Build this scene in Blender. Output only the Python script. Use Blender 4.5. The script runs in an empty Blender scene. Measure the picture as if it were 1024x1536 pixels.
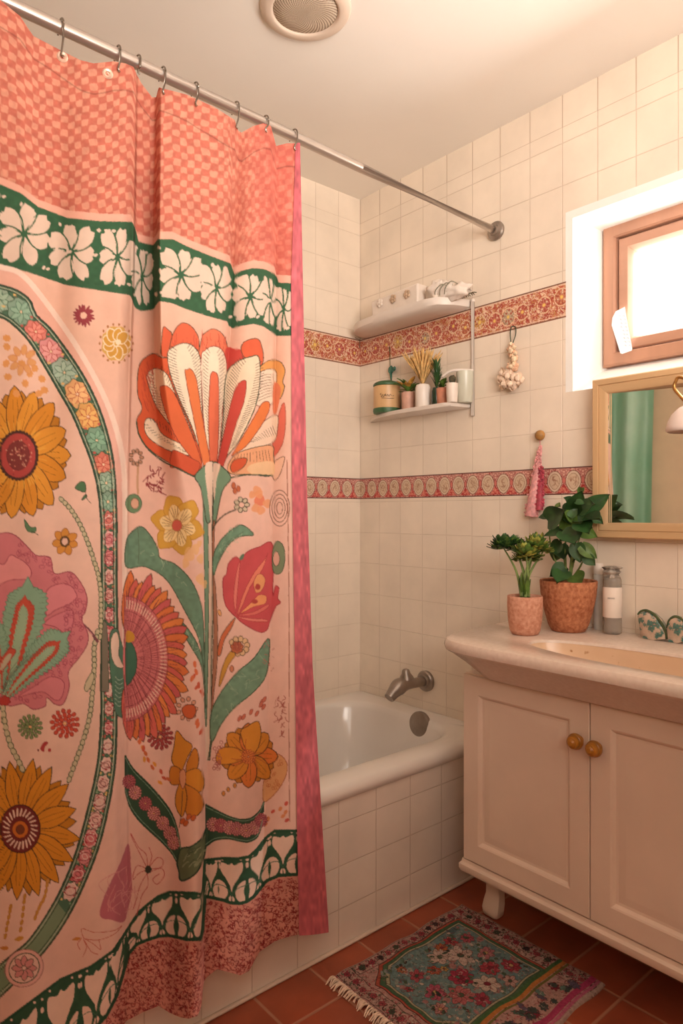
import bpy, bmesh, math, random
import numpy as np
from mathutils import Vector, Matrix, noise as mnoise
random.seed(7); RNG = np.random.default_rng(5)
col = bpy.context.scene.collection
PI = math.pi

# ------------------------------------------------------------------ camera model (1024 x 1536 frame)
F = 1030.0; YAW = math.radians(49.6); HZ = 768.0; CZ = 1.15
CAM = np.array((-1.843, -2.05))
DV = np.array((math.cos(YAW), math.sin(YAW))); RV = np.array((math.sin(YAW), -math.cos(YAW)))
def ray(px): return DV + (px-512)/F*RV
def wx(px, py, x=0.0):
    v = ray(px); t = (x-CAM[0])/v[0]; return Vector((x, CAM[1]+t*v[1], CZ+(HZ-py)/F*t))
def wy(px, py, y=0.0):
    v = ray(px); t = (y-CAM[1])/v[1]; return Vector((CAM[0]+t*v[0], y, CZ+(HZ-py)/F*t))
def wz(px, py, z=0.0):
    t = (z-CZ)/((HZ-py)/F); v = ray(px); return Vector((CAM[0]+t*v[0], CAM[1]+t*v[1], z))
cam = bpy.data.cameras.new('camera'); camo = bpy.data.objects.new('camera', cam); col.objects.link(camo)
camo.location = (CAM[0], CAM[1], CZ); camo.rotation_euler = (PI/2, 0, YAW-PI/2)
cam.sensor_fit = 'HORIZONTAL'; cam.sensor_width = 36; cam.lens = 36*F/1024; cam.clip_start = .02
bpy.context.scene.camera = camo
vs = bpy.context.scene.view_settings
vs.view_transform = 'Standard'; vs.look = 'None'; vs.exposure = 0; vs.gamma = 1

# ------------------------------------------------------------------ materials
def lin(c):
    c = np.asarray(c, float)/255.0
    return np.where(c <= .04045, c/12.92, ((c+.055)/1.055)**2.4)
def rgba(c): return (*[float(q) for q in lin(c)], 1.0)
class NT:
    def __init__(s, name):
        s.m = bpy.data.materials.new(name); s.m.use_nodes = True; s.t = s.m.node_tree
        s.b = s.t.nodes['Principled BSDF']
    def n(s, typ, **kw):
        n = s.t.nodes.new(typ)
        for k, v in kw.items(): setattr(n, k, v)
        return n
    def l(s, a, b): s.t.links.new(a, b)
    def math(s, op, a, b=None, c=None):
        n = s.n('ShaderNodeMath', operation=op)
        for i, v in enumerate((a, b, c)):
            if v is None: continue
            if isinstance(v, (int, float)): n.inputs[i].default_value = v
            else: s.l(v, n.inputs[i])
        return n.outputs[0]
    def mix(s, f, a, b, mode='MIX'):
        n = s.n('ShaderNodeMix', data_type='RGBA', blend_type=mode)
        for sock, v in ((n.inputs[0], f), (n.inputs[6], a), (n.inputs[7], b)):
            if isinstance(v, tuple): sock.default_value = v
            elif isinstance(v, (int, float)): sock.default_value = v
            else: s.l(v, sock)
        return n.outputs[2]
    def noise(s, scale, detail=4, vec=None, rough=.55):
        n = s.n('ShaderNodeTexNoise'); n.inputs['Scale'].default_value = scale; n.inputs['Detail'].default_value = detail
        n.inputs['Roughness'].default_value = rough
        if vec is None:
            tc = s.n('ShaderNodeTexCoord'); vec = tc.outputs['Object']
        s.l(vec, n.inputs['Vector']); return n.outputs['Fac']
    def ramp(s, fac, stops):
        n = s.n('ShaderNodeValToRGB'); cr = n.color_ramp
        while len(cr.elements) < len(stops): cr.elements.new(.5)
        for e, (p, c) in zip(cr.elements, stops): e.position = p; e.color = rgba(c) if len(c) == 3 else c
        s.l(fac, n.inputs[0]); return n.outputs[0]
    def bump(s, h, strength=.3, dist=.002):
        n = s.n('ShaderNodeBump'); n.inputs['Strength'].default_value = strength; n.inputs['Distance'].default_value = dist
        s.l(h, n.inputs['Height']); s.l(n.outputs[0], s.b.inputs['Normal'])
    def set(s, **kw):
        for k, v in kw.items(): s.b.inputs[k].default_value = v
def mat(name, c, rough=.5, var=.08, scale=15, bump=0, metal=0, spec=.5, detail=4, c2=None, bscale=None, coat=0, stretch=None):
    q = NT(name); vec = None
    if stretch:
        tc = q.n('ShaderNodeTexCoord'); mp = q.n('ShaderNodeMapping'); mp.inputs['Scale'].default_value = stretch
        q.l(tc.outputs['Object'], mp.inputs['Vector']); vec = mp.outputs[0]
    f = q.noise(scale, detail, vec)
    c = np.array(c, float)
    a, b = (np.clip(c*(1-var), 0, 255), np.clip(c*(1+var), 0, 255)) if c2 is None else (c, np.array(c2, float))
    q.l(q.ramp(f, [(.32, tuple(a)), (.68, tuple(b))]), q.b.inputs['Base Color'])
    q.set(Roughness=rough, Metallic=metal); q.b.inputs['Specular IOR Level'].default_value = spec
    if coat: q.b.inputs['Coat Weight'].default_value = coat; q.b.inputs['Coat Roughness'].default_value = .08
    if bump: q.bump(q.noise(bscale or scale*4, 4, vec), bump, .002)
    return q.m
def glass_mat(name, tint, alpha=.25, rough=.05):
    q = NT(name); t = q.t
    tr = q.n('ShaderNodeBsdfTransparent'); tr.inputs[0].default_value = rgba(tint)
    f = q.noise(30, 2)
    q.l(q.ramp(f, [(.3, tuple(np.array(tint)*.93)), (.7, tint)]), q.b.inputs['Base Color']); q.set(Roughness=rough)
    mx = q.n('ShaderNodeMixShader'); mx.inputs[0].default_value = alpha
    q.l(tr.outputs[0], mx.inputs[1]); q.l(q.b.outputs[0], mx.inputs[2])
    q.l(mx.outputs[0], t.nodes['Material Output'].inputs['Surface']); return q.m
def tile_mat(name, c, axis, pu, ou, pv, ov, grout, gw=.0011, rough=.18, depth=.6, tilevar=.02, axis2='Z', wobble=.25, gmix=.75, cvar=.03, spec=.5, c2=None):
    q = NT(name)
    g = q.n('ShaderNodeNewGeometry'); sp = q.n('ShaderNodeSeparateXYZ'); q.l(g.outputs['Position'], sp.inputs[0])
    ds, ids = [], []
    for ax, p, o in ((axis, pu, ou), (axis2, pv, ov)):
        k = q.math('DIVIDE', q.math('SUBTRACT', sp.outputs[ax], o), p)
        fr = q.math('FRACT', k); ids.append(q.math('FLOOR', k))
        ds.append(q.math('MULTIPLY', q.math('MINIMUM', fr, q.math('SUBTRACT', 1.0, fr)), p))
    dmin = q.math('MINIMUM', ds[0], ds[1])
    mr = q.n('ShaderNodeMapRange', interpolation_type='SMOOTHSTEP'); q.l(dmin, mr.inputs[0])
    mr.inputs[1].default_value = gw*.45; mr.inputs[2].default_value = gw*1.6
    face = mr.outputs[0]
    wn = q.n('ShaderNodeTexWhiteNoise', noise_dimensions='2D'); cb = q.n('ShaderNodeCombineXYZ')
    q.l(ids[0], cb.inputs[0]); q.l(ids[1], cb.inputs[1]); q.l(cb.outputs[0], wn.inputs['Vector'])
    c = np.array(c, float)
    base = q.ramp(q.noise(6, 4, g.outputs['Position']), [(.3, tuple(c*(1-cvar))), (.7, tuple(np.clip(c*(1+cvar), 0, 255)) if c2 is None else c2)])
    v = q.math('ADD', 1-tilevar, q.math('MULTIPLY', wn.outputs[0], 2*tilevar))
    cbv = q.n('ShaderNodeCombineXYZ'); [q.l(v, cbv.inputs[i]) for i in range(3)]
    base = q.mix(1.0, base, cbv.outputs[0], 'MULTIPLY')
    gm = q.mix(gmix, base, rgba(grout))
    q.l(q.mix(face, gm, base), q.b.inputs['Base Color'])
    q.set(Roughness=rough); q.b.inputs['Specular IOR Level'].default_value = spec
    h = q.math('ADD', face, q.math('MULTIPLY', q.noise(9, 3, g.outputs['Position']), wobble))
    q.bump(h, depth, .0015); return q.m
def paint_mat(name, rough=.8, bump=.25, bscale=900, spec=.2, trans=0, var=.05, sheen=0, nscale=25):
    q = NT(name); at = q.n('ShaderNodeAttribute', attribute_name='paint')
    f = q.noise(nscale, 5); w = q.ramp(f, [(.3, (255*(1-var),)*3), (.7, (255,)*3)])
    colr = q.mix(1.0, at.outputs['Color'], w, 'MULTIPLY'); q.l(colr, q.b.inputs['Base Color'])
    q.set(Roughness=rough); q.b.inputs['Specular IOR Level'].default_value = spec
    if sheen: q.b.inputs['Sheen Weight'].default_value = sheen
    if bump: q.bump(q.noise(bscale, 2), bump, .001)
    if trans:
        tl = q.n('ShaderNodeBsdfTranslucent'); q.l(colr, tl.inputs[0]); mx = q.n('ShaderNodeMixShader'); mx.inputs[0].default_value = trans
        q.l(q.b.outputs[0], mx.inputs[1]); q.l(tl.outputs[0], mx.inputs[2]); q.l(mx.outputs[0], q.t.nodes['Material Output'].inputs['Surface'])
    return q.m

# ------------------------------------------------------------------ objects
def root_loc(o):
    while o.parent is not None: o = o.parent
    return Vector(o.location)
def tag(o, label=None, cat=None, group=None, kind=None):
    if label: o['label'] = label
    if cat: o['category'] = cat
    if group: o['group'] = group
    if kind: o['kind'] = kind
    return o
def thing(name, loc, label, cat, group=None):
    o = bpy.data.objects.new(name, None); o.empty_display_size = .05; col.objects.link(o); o.location = loc
    return tag(o, label, cat, group)
def link_mesh(name, me, parent, origin=None):
    o = bpy.data.objects.new(name, me); col.objects.link(o)
    if parent is not None:
        o.parent = parent; off = root_loc(parent)
    else:
        if origin is None:
            n = len(me.vertices); a = np.empty(n*3, np.float32); me.vertices.foreach_get('co', a); a = a.reshape(-1, 3)
            lo, hi = a.min(0), a.max(0); origin = ((lo[0]+hi[0])/2, (lo[1]+hi[1])/2, lo[2])
        off = Vector(origin); o.location = off
    me.transform(Matrix.Translation(-off)); return o
def obj(name, bm, m, parent=None, smooth=True, bevel=0, seg=2, auto=40, origin=None):
    bmesh.ops.recalc_face_normals(bm, faces=bm.faces)
    me = bpy.data.meshes.new(name); bm.to_mesh(me); bm.free()
    for mm in (m if isinstance(m, (list, tuple)) else [m]): me.materials.append(mm)
    if smooth:
        me.polygons.foreach_set('use_smooth', [True]*len(me.polygons))
        if auto and auto < 180: me.set_sharp_from_angle(angle=math.radians(auto))
    o = link_mesh(name, me, parent, origin)
    if bevel:
        md = o.modifiers.new('bevel', 'BEVEL'); md.width = bevel; md.segments = seg; md.limit_method = 'ANGLE'; md.angle_limit = math.radians(35)
    return o
def B(): return bmesh.new()
def box(bm, lo, hi, rot=None, piv=None):
    lo, hi = Vector(lo), Vector(hi)
    vs_ = [bm.verts.new((x, y, z)) for x in (lo.x, hi.x) for y in (lo.y, hi.y) for z in (lo.z, hi.z)]
    for f in ((0,1,3,2), (4,6,7,5), (0,4,5,1), (2,3,7,6), (0,2,6,4), (1,5,7,3)): bm.faces.new([vs_[i] for i in f])
    if rot is not None:
        p = Vector(piv) if piv else (lo+hi)/2
        for v in vs_: v.co = p + rot @ (v.co-p)
    return bm
def quad(bm, pts, mi=0):
    f = bm.faces.new([bm.verts.new(p) for p in pts]); f.material_index = mi; return f
def ring(bm, pts): return [bm.verts.new(p) for p in pts]
def bridge(bm, a, b, closed=True):
    n = len(a)
    for i in range(n if closed else n-1): bm.faces.new((a[i], a[(i+1) % n], b[(i+1) % n], b[i]))
def loft(bm, rings, cap0=True, cap1=True, closed=True):
    rs = [ring(bm, r) for r in rings]
    for a, b in zip(rs, rs[1:]): bridge(bm, a, b, closed)
    if cap0 and closed: bm.faces.new(rs[0][::-1])
    if cap1 and closed: bm.faces.new(rs[-1])
    return rs
def basis(d):
    d = Vector(d).normalized(); up = Vector((0, 0, 1)) if abs(d.z) < .95 else Vector((1, 0, 0))
    a = d.cross(up).normalized(); return a, a.cross(d).normalized(), d
def lathe(bm, base, prof, n=32, axis=(0, 0, 1), cap0=True, cap1=True):
    a, b, d = basis(axis); base = Vector(base)
    return loft(bm, [[base + d*h + (a*math.cos(2*PI*k/n) + b*math.sin(2*PI*k/n))*r for k in range(n)] for r, h in prof], cap0, cap1)
def tube(bm, pts, r, n=10, closed=False, caps=True):
    pts = [Vector(p) for p in pts]; m = len(pts); rs = []
    pa = None
    for i, p in enumerate(pts):
        if closed: d = pts[(i+1) % m]-pts[i-1]
        else: d = pts[min(i+1, m-1)]-pts[max(i-1, 0)]
        d.normalize()
        if pa is None: a, b, _ = basis(d)
        else:
            a = (pa - d*pa.dot(d)).normalized(); b = d.cross(a)
        pa = a; rr = r[i] if isinstance(r, (list, tuple)) else r
        rs.append([p + (a*math.cos(2*PI*k/n)+b*math.sin(2*PI*k/n))*rr for k in range(n)])
    R = [ring(bm, q) for q in rs]
    for a, b in zip(R, R[1:]): bridge(bm, a, b)
    if closed: bridge(bm, R[-1], R[0])
    elif caps: bm.faces.new(R[0][::-1]); bm.faces.new(R[-1])
def cat(pts, n=8, closed=False):
    P = [np.array(p, float) for p in pts]; m = len(P); out = []
    for i in range(m if closed else m-1):
        if closed: p0, p1, p2, p3 = P[i-1], P[i], P[(i+1) % m], P[(i+2) % m]
        else: p0, p1, p2, p3 = P[max(i-1, 0)], P[i], P[i+1], P[min(i+2, m-1)]
        for k in range(n):
            t = k/n; out.append(.5*((2*p1)+(-p0+p2)*t+(2*p0-5*p1+4*p2-p3)*t*t+(-p0+3*p1-3*p2+p3)*t**3))
    if not closed: out.append(P[-1])
    return out
def blob(bm, c, r, seg=10, sc=(1, 1, 1), jit=0):
    a = bmesh.ops.create_uvsphere(bm, u_segments=seg, v_segments=max(5, seg*2//3), radius=1)
    for v in a['verts']:
        k = 1+jit*mnoise.noise(v.co*2.3+Vector(c)*37)
        v.co = Vector((c[0]+v.co.x*r*sc[0]*k, c[1]+v.co.y*r*sc[1]*k, c[2]+v.co.z*r*sc[2]*k))
def rrect(x0, x1, y0, y1, r, z, n=6):
    out = []
    for cx, cy, a0 in ((x1-r, y1-r, 0), (x0+r, y1-r, 90), (x0+r, y0+r, 180), (x1-r, y0+r, 270)):
        for k in range(n+1):
            a = math.radians(a0+90*k/n); out.append((cx+r*math.cos(a), cy+r*math.sin(a), z))
    return out

# ------------------------------------------------------------------ painter: colours drawn in a cloth's or a tile strip's own coordinates
class Canvas:
    def __init__(s, u0, u1, v0, v1, S, base):
        s.u0, s.v0, s.S = u0, v0, S; s.w = int((u1-u0)*S); s.h = int((v1-v0)*S)
        s.a = np.empty((s.h, s.w, 3), np.float32); s.a[:] = np.array(base, np.float32)
        s.U = (np.arange(s.w)+.5)/S+u0; s.V = (np.arange(s.h)+.5)/S+v0
    def mask(s, pts):
        p = (np.asarray(pts, float)-np.array((s.u0, s.v0)))*s.S
        r0 = max(0, int(math.floor(p[:, 1].min()))); r1 = min(s.h, int(math.ceil(p[:, 1].max()))+1)
        c0 = max(0, int(math.floor(p[:, 0].min()))); c1 = min(s.w, int(math.ceil(p[:, 0].max()))+1)
        if r1 <= r0 or c1 <= c0: return None
        m = np.zeros((r1-r0, c1-c0+1), np.int32)
        for i in range(len(p)):
            x0, y0 = p[i]; x1, y1 = p[(i+1) % len(p)]
            if y0 == y1: continue
            if y0 > y1: x0, y0, x1, y1 = x1, y1, x0, y0
            a = max(r0, int(math.ceil(y0-.5))); b = min(r1, int(math.ceil(y1-.5)))
            if b <= a: continue
            rr = np.arange(a, b); xs = x0+(rr+.5-y0)*(x1-x0)/(y1-y0)
            np.add.at(m, (rr-r0, np.clip(np.ceil(xs-.5).astype(int)-c0, 0, c1-c0)), 1)
        return (slice(r0, r1), slice(c0, c1)), (np.cumsum(m, 1)[:, :-1] % 2) == 1
    def poly(s, pts, c, out=None, w=1.0, al=1.0):
        k = s.mask(pts)
        if k is not None and c is not None:
            sl, m = k; sub = s.a[sl]; sub[m] = sub[m]*(1-al)+np.array(c, np.float32)*al
        if out is not None: s.line(list(pts)+[pts[0]], out, w)
    def line(s, pts, c, w=1.0, al=1.0):
        p = (np.asarray(pts, float)-np.array((s.u0, s.v0)))*s.S; r = max(w*s.S/2, .55); c = np.array(c, np.float32)
        for (x0, y0), (x1, y1) in zip(p[:-1], p[1:]):
            a0 = max(0, int(min(x0, x1)-r-1)); a1 = min(s.w, int(max(x0, x1)+r+2)); b0 = max(0, int(min(y0, y1)-r-1)); b1 = min(s.h, int(max(y0, y1)+r+2))
            if a1 <= a0 or b1 <= b0: continue
            X = np.arange(a0, a1)[None]+.5-x0; Y = np.arange(b0, b1)[:, None]+.5-y0
            dx, dy = x1-x0, y1-y0; L = dx*dx+dy*dy+1e-9
            t = np.clip((X*dx+Y*dy)/L, 0, 1); m = ((X-t*dx)**2+(Y-t*dy)**2) < r*r
            sub = s.a[b0:b1, a0:a1]; sub[m] = sub[m]*(1-al)+c*al
    def ell(s, cx, cy, rx, ry, c, out=None, w=1, rot=0, n=36, al=1.0, wob=0, k=7):
        t = np.arange(n)*2*PI/n; q = 1+wob*np.sin(k*t+cx)
        x = np.cos(t)*rx*q; y = np.sin(t)*ry*q
        s.poly(np.stack([cx+x*math.cos(rot)-y*math.sin(rot), cy+x*math.sin(rot)+y*math.cos(rot)], 1), c, out, w, al)
    def petal(s, cx, cy, ang, r0, r1, w, c, out, sx=1, lw=1, pw=.8, sharp=False, veins=0, vc=None):
        t = np.linspace(0, 1, 14); prof = np.sin(PI*t**pw)**(.55 if not sharp else .9)
        if sharp: prof = np.sin(PI*t**1.0)**.8*(1-.25*t)
        L = r0+(r1-r0)*t; ca, sa = math.cos(ang), math.sin(ang)
        up = np.stack([cx+(L*ca-prof*w*sa)*sx, cy+L*sa+prof*w*ca], 1); dn = np.stack([cx+(L*ca+prof*w*sa)*sx, cy+L*sa-prof*w*ca], 1)
        s.poly(np.concatenate([up, dn[::-1]]), c, out, lw)
        for k in range(veins):
            o = (k+1)/(veins+1)*2-1
            tt = np.linspace(.12, .82-.2*abs(o), 6); pf = np.interp(tt, t, prof)*o*.8; LL = r0+(r1-r0)*tt
            s.line(np.stack([cx+(LL*ca-pf*w*sa)*sx, cy+LL*sa+pf*w*ca], 1), vc, .7)
    def flower(s, cx, cy, n, r0, r1, w, c, out, sx=1, rot=0, lw=1, jit=.08, sharp=False, veins=0, vc=None, pw=.8, c2=None):
        for k in range(n):
            s.petal(cx, cy, rot+2*PI*k/n+random.uniform(-jit, jit), r0, r1*random.uniform(1-jit, 1+jit*.5), w, c if c2 is None or k % 2 else c2, out, sx, lw, pw, sharp, veins, vc)
    def field(s, fn): s.a[:] = fn(s.U[None], s.V[:, None], s.a)
    def sample(s, U, V):
        # box average around each sample, then gamma to linear
        x = np.clip(((U-s.u0)*s.S).astype(int), 0, s.w-1); y = np.clip(((V-s.v0)*s.S).astype(int), 0, s.h-1); acc = 0
        for dx in (0, 1):
            for dy in (0, 1): acc = acc + lin(s.a[np.clip(y-dy, 0, s.h-1), np.clip(x-dx, 0, s.w-1)])
        return acc/4
def grid_obj(name, P, C, m, parent=None, origin=None):
    R, K = P.shape[:2]; me = bpy.data.meshes.new(name); n = R*K
    idx = np.arange(n).reshape(R, K); f = np.stack([idx[:-1, :-1], idx[1:, :-1], idx[1:, 1:], idx[:-1, 1:]], -1).reshape(-1, 4)
    me.vertices.add(n); me.vertices.foreach_set('co', P.reshape(-1).astype(np.float32))
    me.loops.add(f.size); me.loops.foreach_set('vertex_index', f.reshape(-1).astype(np.int32))
    me.polygons.add(len(f)); me.polygons.foreach_set('loop_start', np.arange(0, f.size, 4, dtype=np.int32))
    me.polygons.foreach_set('use_smooth', np.ones(len(f), bool))
    me.update(calc_edges=True)
    at = me.color_attributes.new('paint', 'FLOAT_COLOR', 'POINT')
    at.data.foreach_set('color', np.concatenate([C.reshape(-1, 3), np.ones((n, 1))], 1).astype(np.float32).reshape(-1))
    me.materials.append(m); return link_mesh(name, me, parent, origin)

# ------------------------------------------------------------------ the room
CEIL = 2.403; XL, YF = -2.55, -3.0
TILE = (238, 221, 202); GROUT = (196, 170, 148); GLIGHT = (240, 228, 214)
T_top = tile_mat('glazed wall tile top row', TILE, 'Y', .1135, 0, .25, 2.305, GROUT, gw=.0014, gmix=.8)
T_up = tile_mat('glazed wall tile upper', TILE, 'Y', .1135, 0, .128, 2.002, GROUT, gmix=.45)
T_mid = tile_mat('glazed wall tile middle', TILE, 'Y', .1135, 0, .1365, 1.2565, GROUT, gmix=.22)
T_low = tile_mat('glazed wall tile lower', TILE, 'Y', .1135, 0.002, .121, 1.068, GROUT, gmix=.28)
X_top = tile_mat('end wall tile top row', TILE, 'X', .1135, 0, .25, 2.305, GROUT, gmix=.45)
X_up = tile_mat('end wall tile upper', TILE, 'X', .1135, 0, .128, 2.002, GROUT, gmix=.28)
X_mid = tile_mat('end wall tile middle', TILE, 'X', .1135, 0, .1365, 1.2565, GROUT, gmix=.2)
X_low = tile_mat('end wall tile lower', TILE, 'X', .1135, 0, .121, 1.068, GROUT, gmix=.2)
PLASTER = mat('white window plaster', (244, 240, 234), .7, .015, 8, bump=.08)
CEILM = mat('cream ceiling paint', (246, 237, 226), .85, .012, 2, bump=.03, bscale=60)
BEIGE = mat('beige wall paint', (240, 214, 180), .8, .03, 4)
WY0, WY1, WZ0, WZ1, WXD = -.943, -1.80, 1.508, 2.022, .165
bm = B()
ys = [YF, WY1, WY0, WY0+.024, 0]; zs = [0, 1.2435, WZ0, 1.78, WZ1, WZ1+.024, 2.305, CEIL]
for i in range(4):
    for j in range(7):
        y0, y1, z0, z1 = ys[i], ys[i+1], zs[j], zs[j+1]
        if i == 1 and 2 <= j <= 3: continue
        mi = 0 if z1 <= 1.25 else 1 if z1 <= 1.79 else 2 if z1 <= 2.31 else 3
        if (i == 2 and 2 <= j <= 4) or (i == 1 and j == 4): mi = 4
        quad(bm, [(0, y0, z0), (0, y0, z1), (0, y1, z1), (0, y1, z0)], mi)
x1 = WXD+.02; zb = 1.60
quad(bm, [(0, WY0, WZ0), (0, WY0, WZ1), (x1, WY0-.008, WZ1), (x1, WY0-.008, zb)], 4)
quad(bm, [(0, WY1, WZ0), (x1, WY1, zb), (x1, WY1, WZ1), (0, WY1, WZ1)], 4)
quad(bm, [(0, WY0, WZ1), (0, WY1, WZ1), (x1, WY1, WZ1), (x1, WY0-.008, WZ1)], 4)
quad(bm, [(0, WY0, WZ0), (x1, WY0-.008, zb), (x1, WY1, zb), (0, WY1, WZ0)], 4)
me = bpy.data.meshes.new('wall_right'); bm.to_mesh(me); bm.free()
for m in (T_low, T_mid, T_up, T_top, PLASTER): me.materials.append(m)
tag(link_mesh('wall_right', me, None, (0, 0, 0)), 'cream glazed tile wall with window opening', kind='structure')
bm = B()
for z0, z1, mi in ((0, 1.2435, 0), (1.2435, 1.78, 1), (1.78, 2.305, 2), (2.305, CEIL, 3)):
    quad(bm, [(XL, 0, z0), (XL, 0, z1), (0, 0, z1), (0, 0, z0)], mi)
me = bpy.data.meshes.new('wall_back'); bm.to_mesh(me); bm.free()
for m in (X_low, X_mid, X_up, X_top): me.materials.append(m)
tag(link_mesh('wall_back', me, None, (0, 0, 0)), 'cream tiled end wall behind the bathtub', kind='structure')
for nm, pts, m in (('ceiling', [(XL, YF, CEIL), (0, YF, CEIL), (0, 0, CEIL), (XL, 0, CEIL)], CEILM),
                   ('wall_left', [(XL, YF, 0), (XL, YF, CEIL), (XL, 0, CEIL), (XL, 0, 0)], BEIGE),
                   ('wall_front', [(XL, YF, 0), (0, YF, 0), (0, YF, CEIL), (XL, YF, CEIL)], BEIGE)):
    bm = B(); quad(bm, pts); tag(obj(nm, bm, m, smooth=False, origin=(0, 0, 0)), kind='structure')
FLOORM = tile_mat('terracotta floor tile', (150, 72, 46), 'X', .165, -.287, .145, -.807, (170, 118, 92), gw=.0035, rough=.42, axis2='Y',
                  tilevar=.10, wobble=.6, gmix=.9, cvar=.12, depth=.5)
bm = B(); quad(bm, [(XL, YF, 0), (0, YF, 0), (0, 0, 0), (XL, 0, 0)]); tag(obj('floor', bm, FLOORM, smooth=False, origin=(0, 0, 0)), 'terracotta tile floor', kind='structure')
bm = B(); box(bm, (-1.62, -.680, 0), (-.0, -.668, .009)); tag(obj('trim_1', bm, mat('white sealant', (214, 190, 172), .6, .03), bevel=.004), 'white sealant line along the tub base', kind='structure')

# window
WOOD = mat('warm brown window wood', (182, 134, 108), .5, .10, 6, bump=.12, stretch=(1, 1, .12))
WOODH = mat('warm brown window wood horizontal', (186, 138, 112), .5, .10, 6, bump=.12, stretch=(1, .12, 1))
win = tag(thing('window_1', (WXD, (WY0+WY1)/2, zb), 'brown wooden casement window in white plaster reveal', None), kind='structure')
fy0, fy1, fz0, fz1 = WY0-.012, WY1, 1.597, WZ1+.006
def rframe(bm, y0, y1, z0, z1, prof):  # prof: list of (inset, x)
    loft(bm, [[(x, y0-i, z0+i), (x, y0-i, z1-i), (x, y1+i, z1-i), (x, y1+i, z0+i)] for i, x in prof], False, False)
bm = B(); rframe(bm, fy0, fy1, fz0, fz1, [(0, WXD+.05), (0, WXD-.012), (.006, WXD-.018), (.036, WXD-.018), (.040, WXD-.012), (.042, WXD+.02), (.042, WXD+.05)])
obj('window_frame', bm, WOOD, win, auto=30)
bm = B(); rframe(bm, fy0-.045, fy1+.045, fz0+.045, fz1-.045, [(0, WXD+.04), (0, WXD-.002), (.004, WXD-.006), (.030, WXD-.006), (.038, WXD+.008), (.040, WXD+.02), (.04, WXD+.04)])
obj('window_sash', bm, WOODH, win, auto=30)
PANE = NT('bright window glass'); q = PANE
tr = q.n('ShaderNodeBsdfTransparent'); q.l(q.ramp(q.noise(5, 2), [(.3, (250, 250, 250)), (.7, (255, 255, 255))]), tr.inputs[0])
gl = q.n('ShaderNodeBsdfGlossy'); gl.inputs['Roughness'].default_value = .03
mx = q.n('ShaderNodeMixShader'); mx.inputs[0].default_value = .04; q.l(tr.outputs[0], mx.inputs[1]); q.l(gl.outputs[0], mx.inputs[2])
q.l(mx.outputs[0], q.t.nodes['Material Output'].inputs['Surface'])
bm = B(); box(bm, (WXD+.022, fy1+.08, fz0+.08), (WXD+.026, fy0-.08, fz1-.08)); obj('window_pane', bm, PANE.m, win, smooth=False)

# ------------------------------------------------------------------ lights
def area(name, loc, target, sx, sy, power, c):
    l = bpy.data.lights.new(name, 'AREA'); l.shape = 'RECTANGLE'; l.size = sx; l.size_y = sy; l.energy = power; l.color = c
    o = bpy.data.objects.new(name, l); col.objects.link(o); o.location = loc
    o.rotation_euler = (Vector(target)-Vector(loc)).to_track_quat('-Z', 'Y').to_euler(); return o
area('window_daylight', (.80, -1.40, 1.95), (0, -1.38, 1.74), 1.2, .9, 36, (1, .97, .93))
area('ground_bounce_daylight', (.85, -1.45, 1.15), (-.1, -1.36, 2.02), 1.2, .7, 56, (1, .97, .94))
area('camera_side_fill', (-2.35, -2.75, 1.9), (-.2, -.8, 1.3), 1.0, 1.0, 11, (1, .94, .88))  # added warm fill from behind the camera, not a lamp of the room
up = area('ceiling_fill', (-1.35, -2.6, 1.72), (-.65, -1.15, 2.4), .8, .8, 20, (1, .93, .85)); up.data.spread = math.radians(115)  # added uplight behind the camera, brightens the ceiling in place of natural bounce
sun = bpy.data.lights.new('sun', 'SUN'); sun.energy = 4.0; sun.angle = math.radians(5); sun.color = (1, .93, .84)
so = bpy.data.objects.new('sun', sun); col.objects.link(so); so.rotation_euler = Vector((-1, .55, -1.35)).to_track_quat('-Z', 'Y').to_euler()
w = bpy.data.worlds.new('sky'); bpy.context.scene.world = w; w.use_nodes = True
w.node_tree.nodes['Background'].inputs[0].default_value = (1, .98, .95, 1); w.node_tree.nodes['Background'].inputs[1].default_value = 6.0

# ------------------------------------------------------------------ bathtub
ENAMEL = mat('white tub enamel', (232, 222, 212), .12, .012, 4, spec=.6)
tub = thing('bathtub', (-.8, -.335, 0), 'white built-in bathtub with tiled front in the corner beside the curtain', 'bathtub')
bm = B()
def rr(x0, x1, y0, y1, r, z): return rrect(x0, x1, y0, y1, r, z, 8)
loft(bm, [rr(-1.62, -.002, -.664, -.002, .01, .385), rr(-1.62, -.002, -.676, -.002, .012, .392), rr(-1.62, -.002, -.680, -.002, .012, .410), rr(-1.615, -.002, -.674, -.002, .014, .426), rr(-1.61, -.002, -.660, -.002, .02, .434),
          rr(-1.52, -.075, -.600, -.050, .13, .434), rr(-1.51, -.087, -.588, -.060, .13, .428), rr(-1.505, -.095, -.580, -.066, .13, .412),
          rr(-1.47, -.115, -.565, -.085, .13, .26), rr(-1.40, -.165, -.535, -.115, .13, .10), rr(-1.36, -.20, -.50, -.15, .12, .065), rr(-1.28, -.27, -.43, -.21, .09, .055)], False, True)
obj('tub_shell', bm, ENAMEL, tub, auto=60)
APR = tile_mat('white tub front tile', (232, 217, 203), 'X', .135, -.136, .113, .328, (190, 164, 144), gw=.0012, gmix=.45)
bm = B(); box(bm, (-1.62, -.668, 0), (-.001, -.655, .392)); obj('apron', bm, APR, tub, smooth=False)
METAL = mat('brushed grey metal', (158, 146, 136), .38, .05, 30, metal=.8)
CHROME = mat('polished chrome', (205, 200, 195), .12, .02, 30, metal=1)
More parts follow.
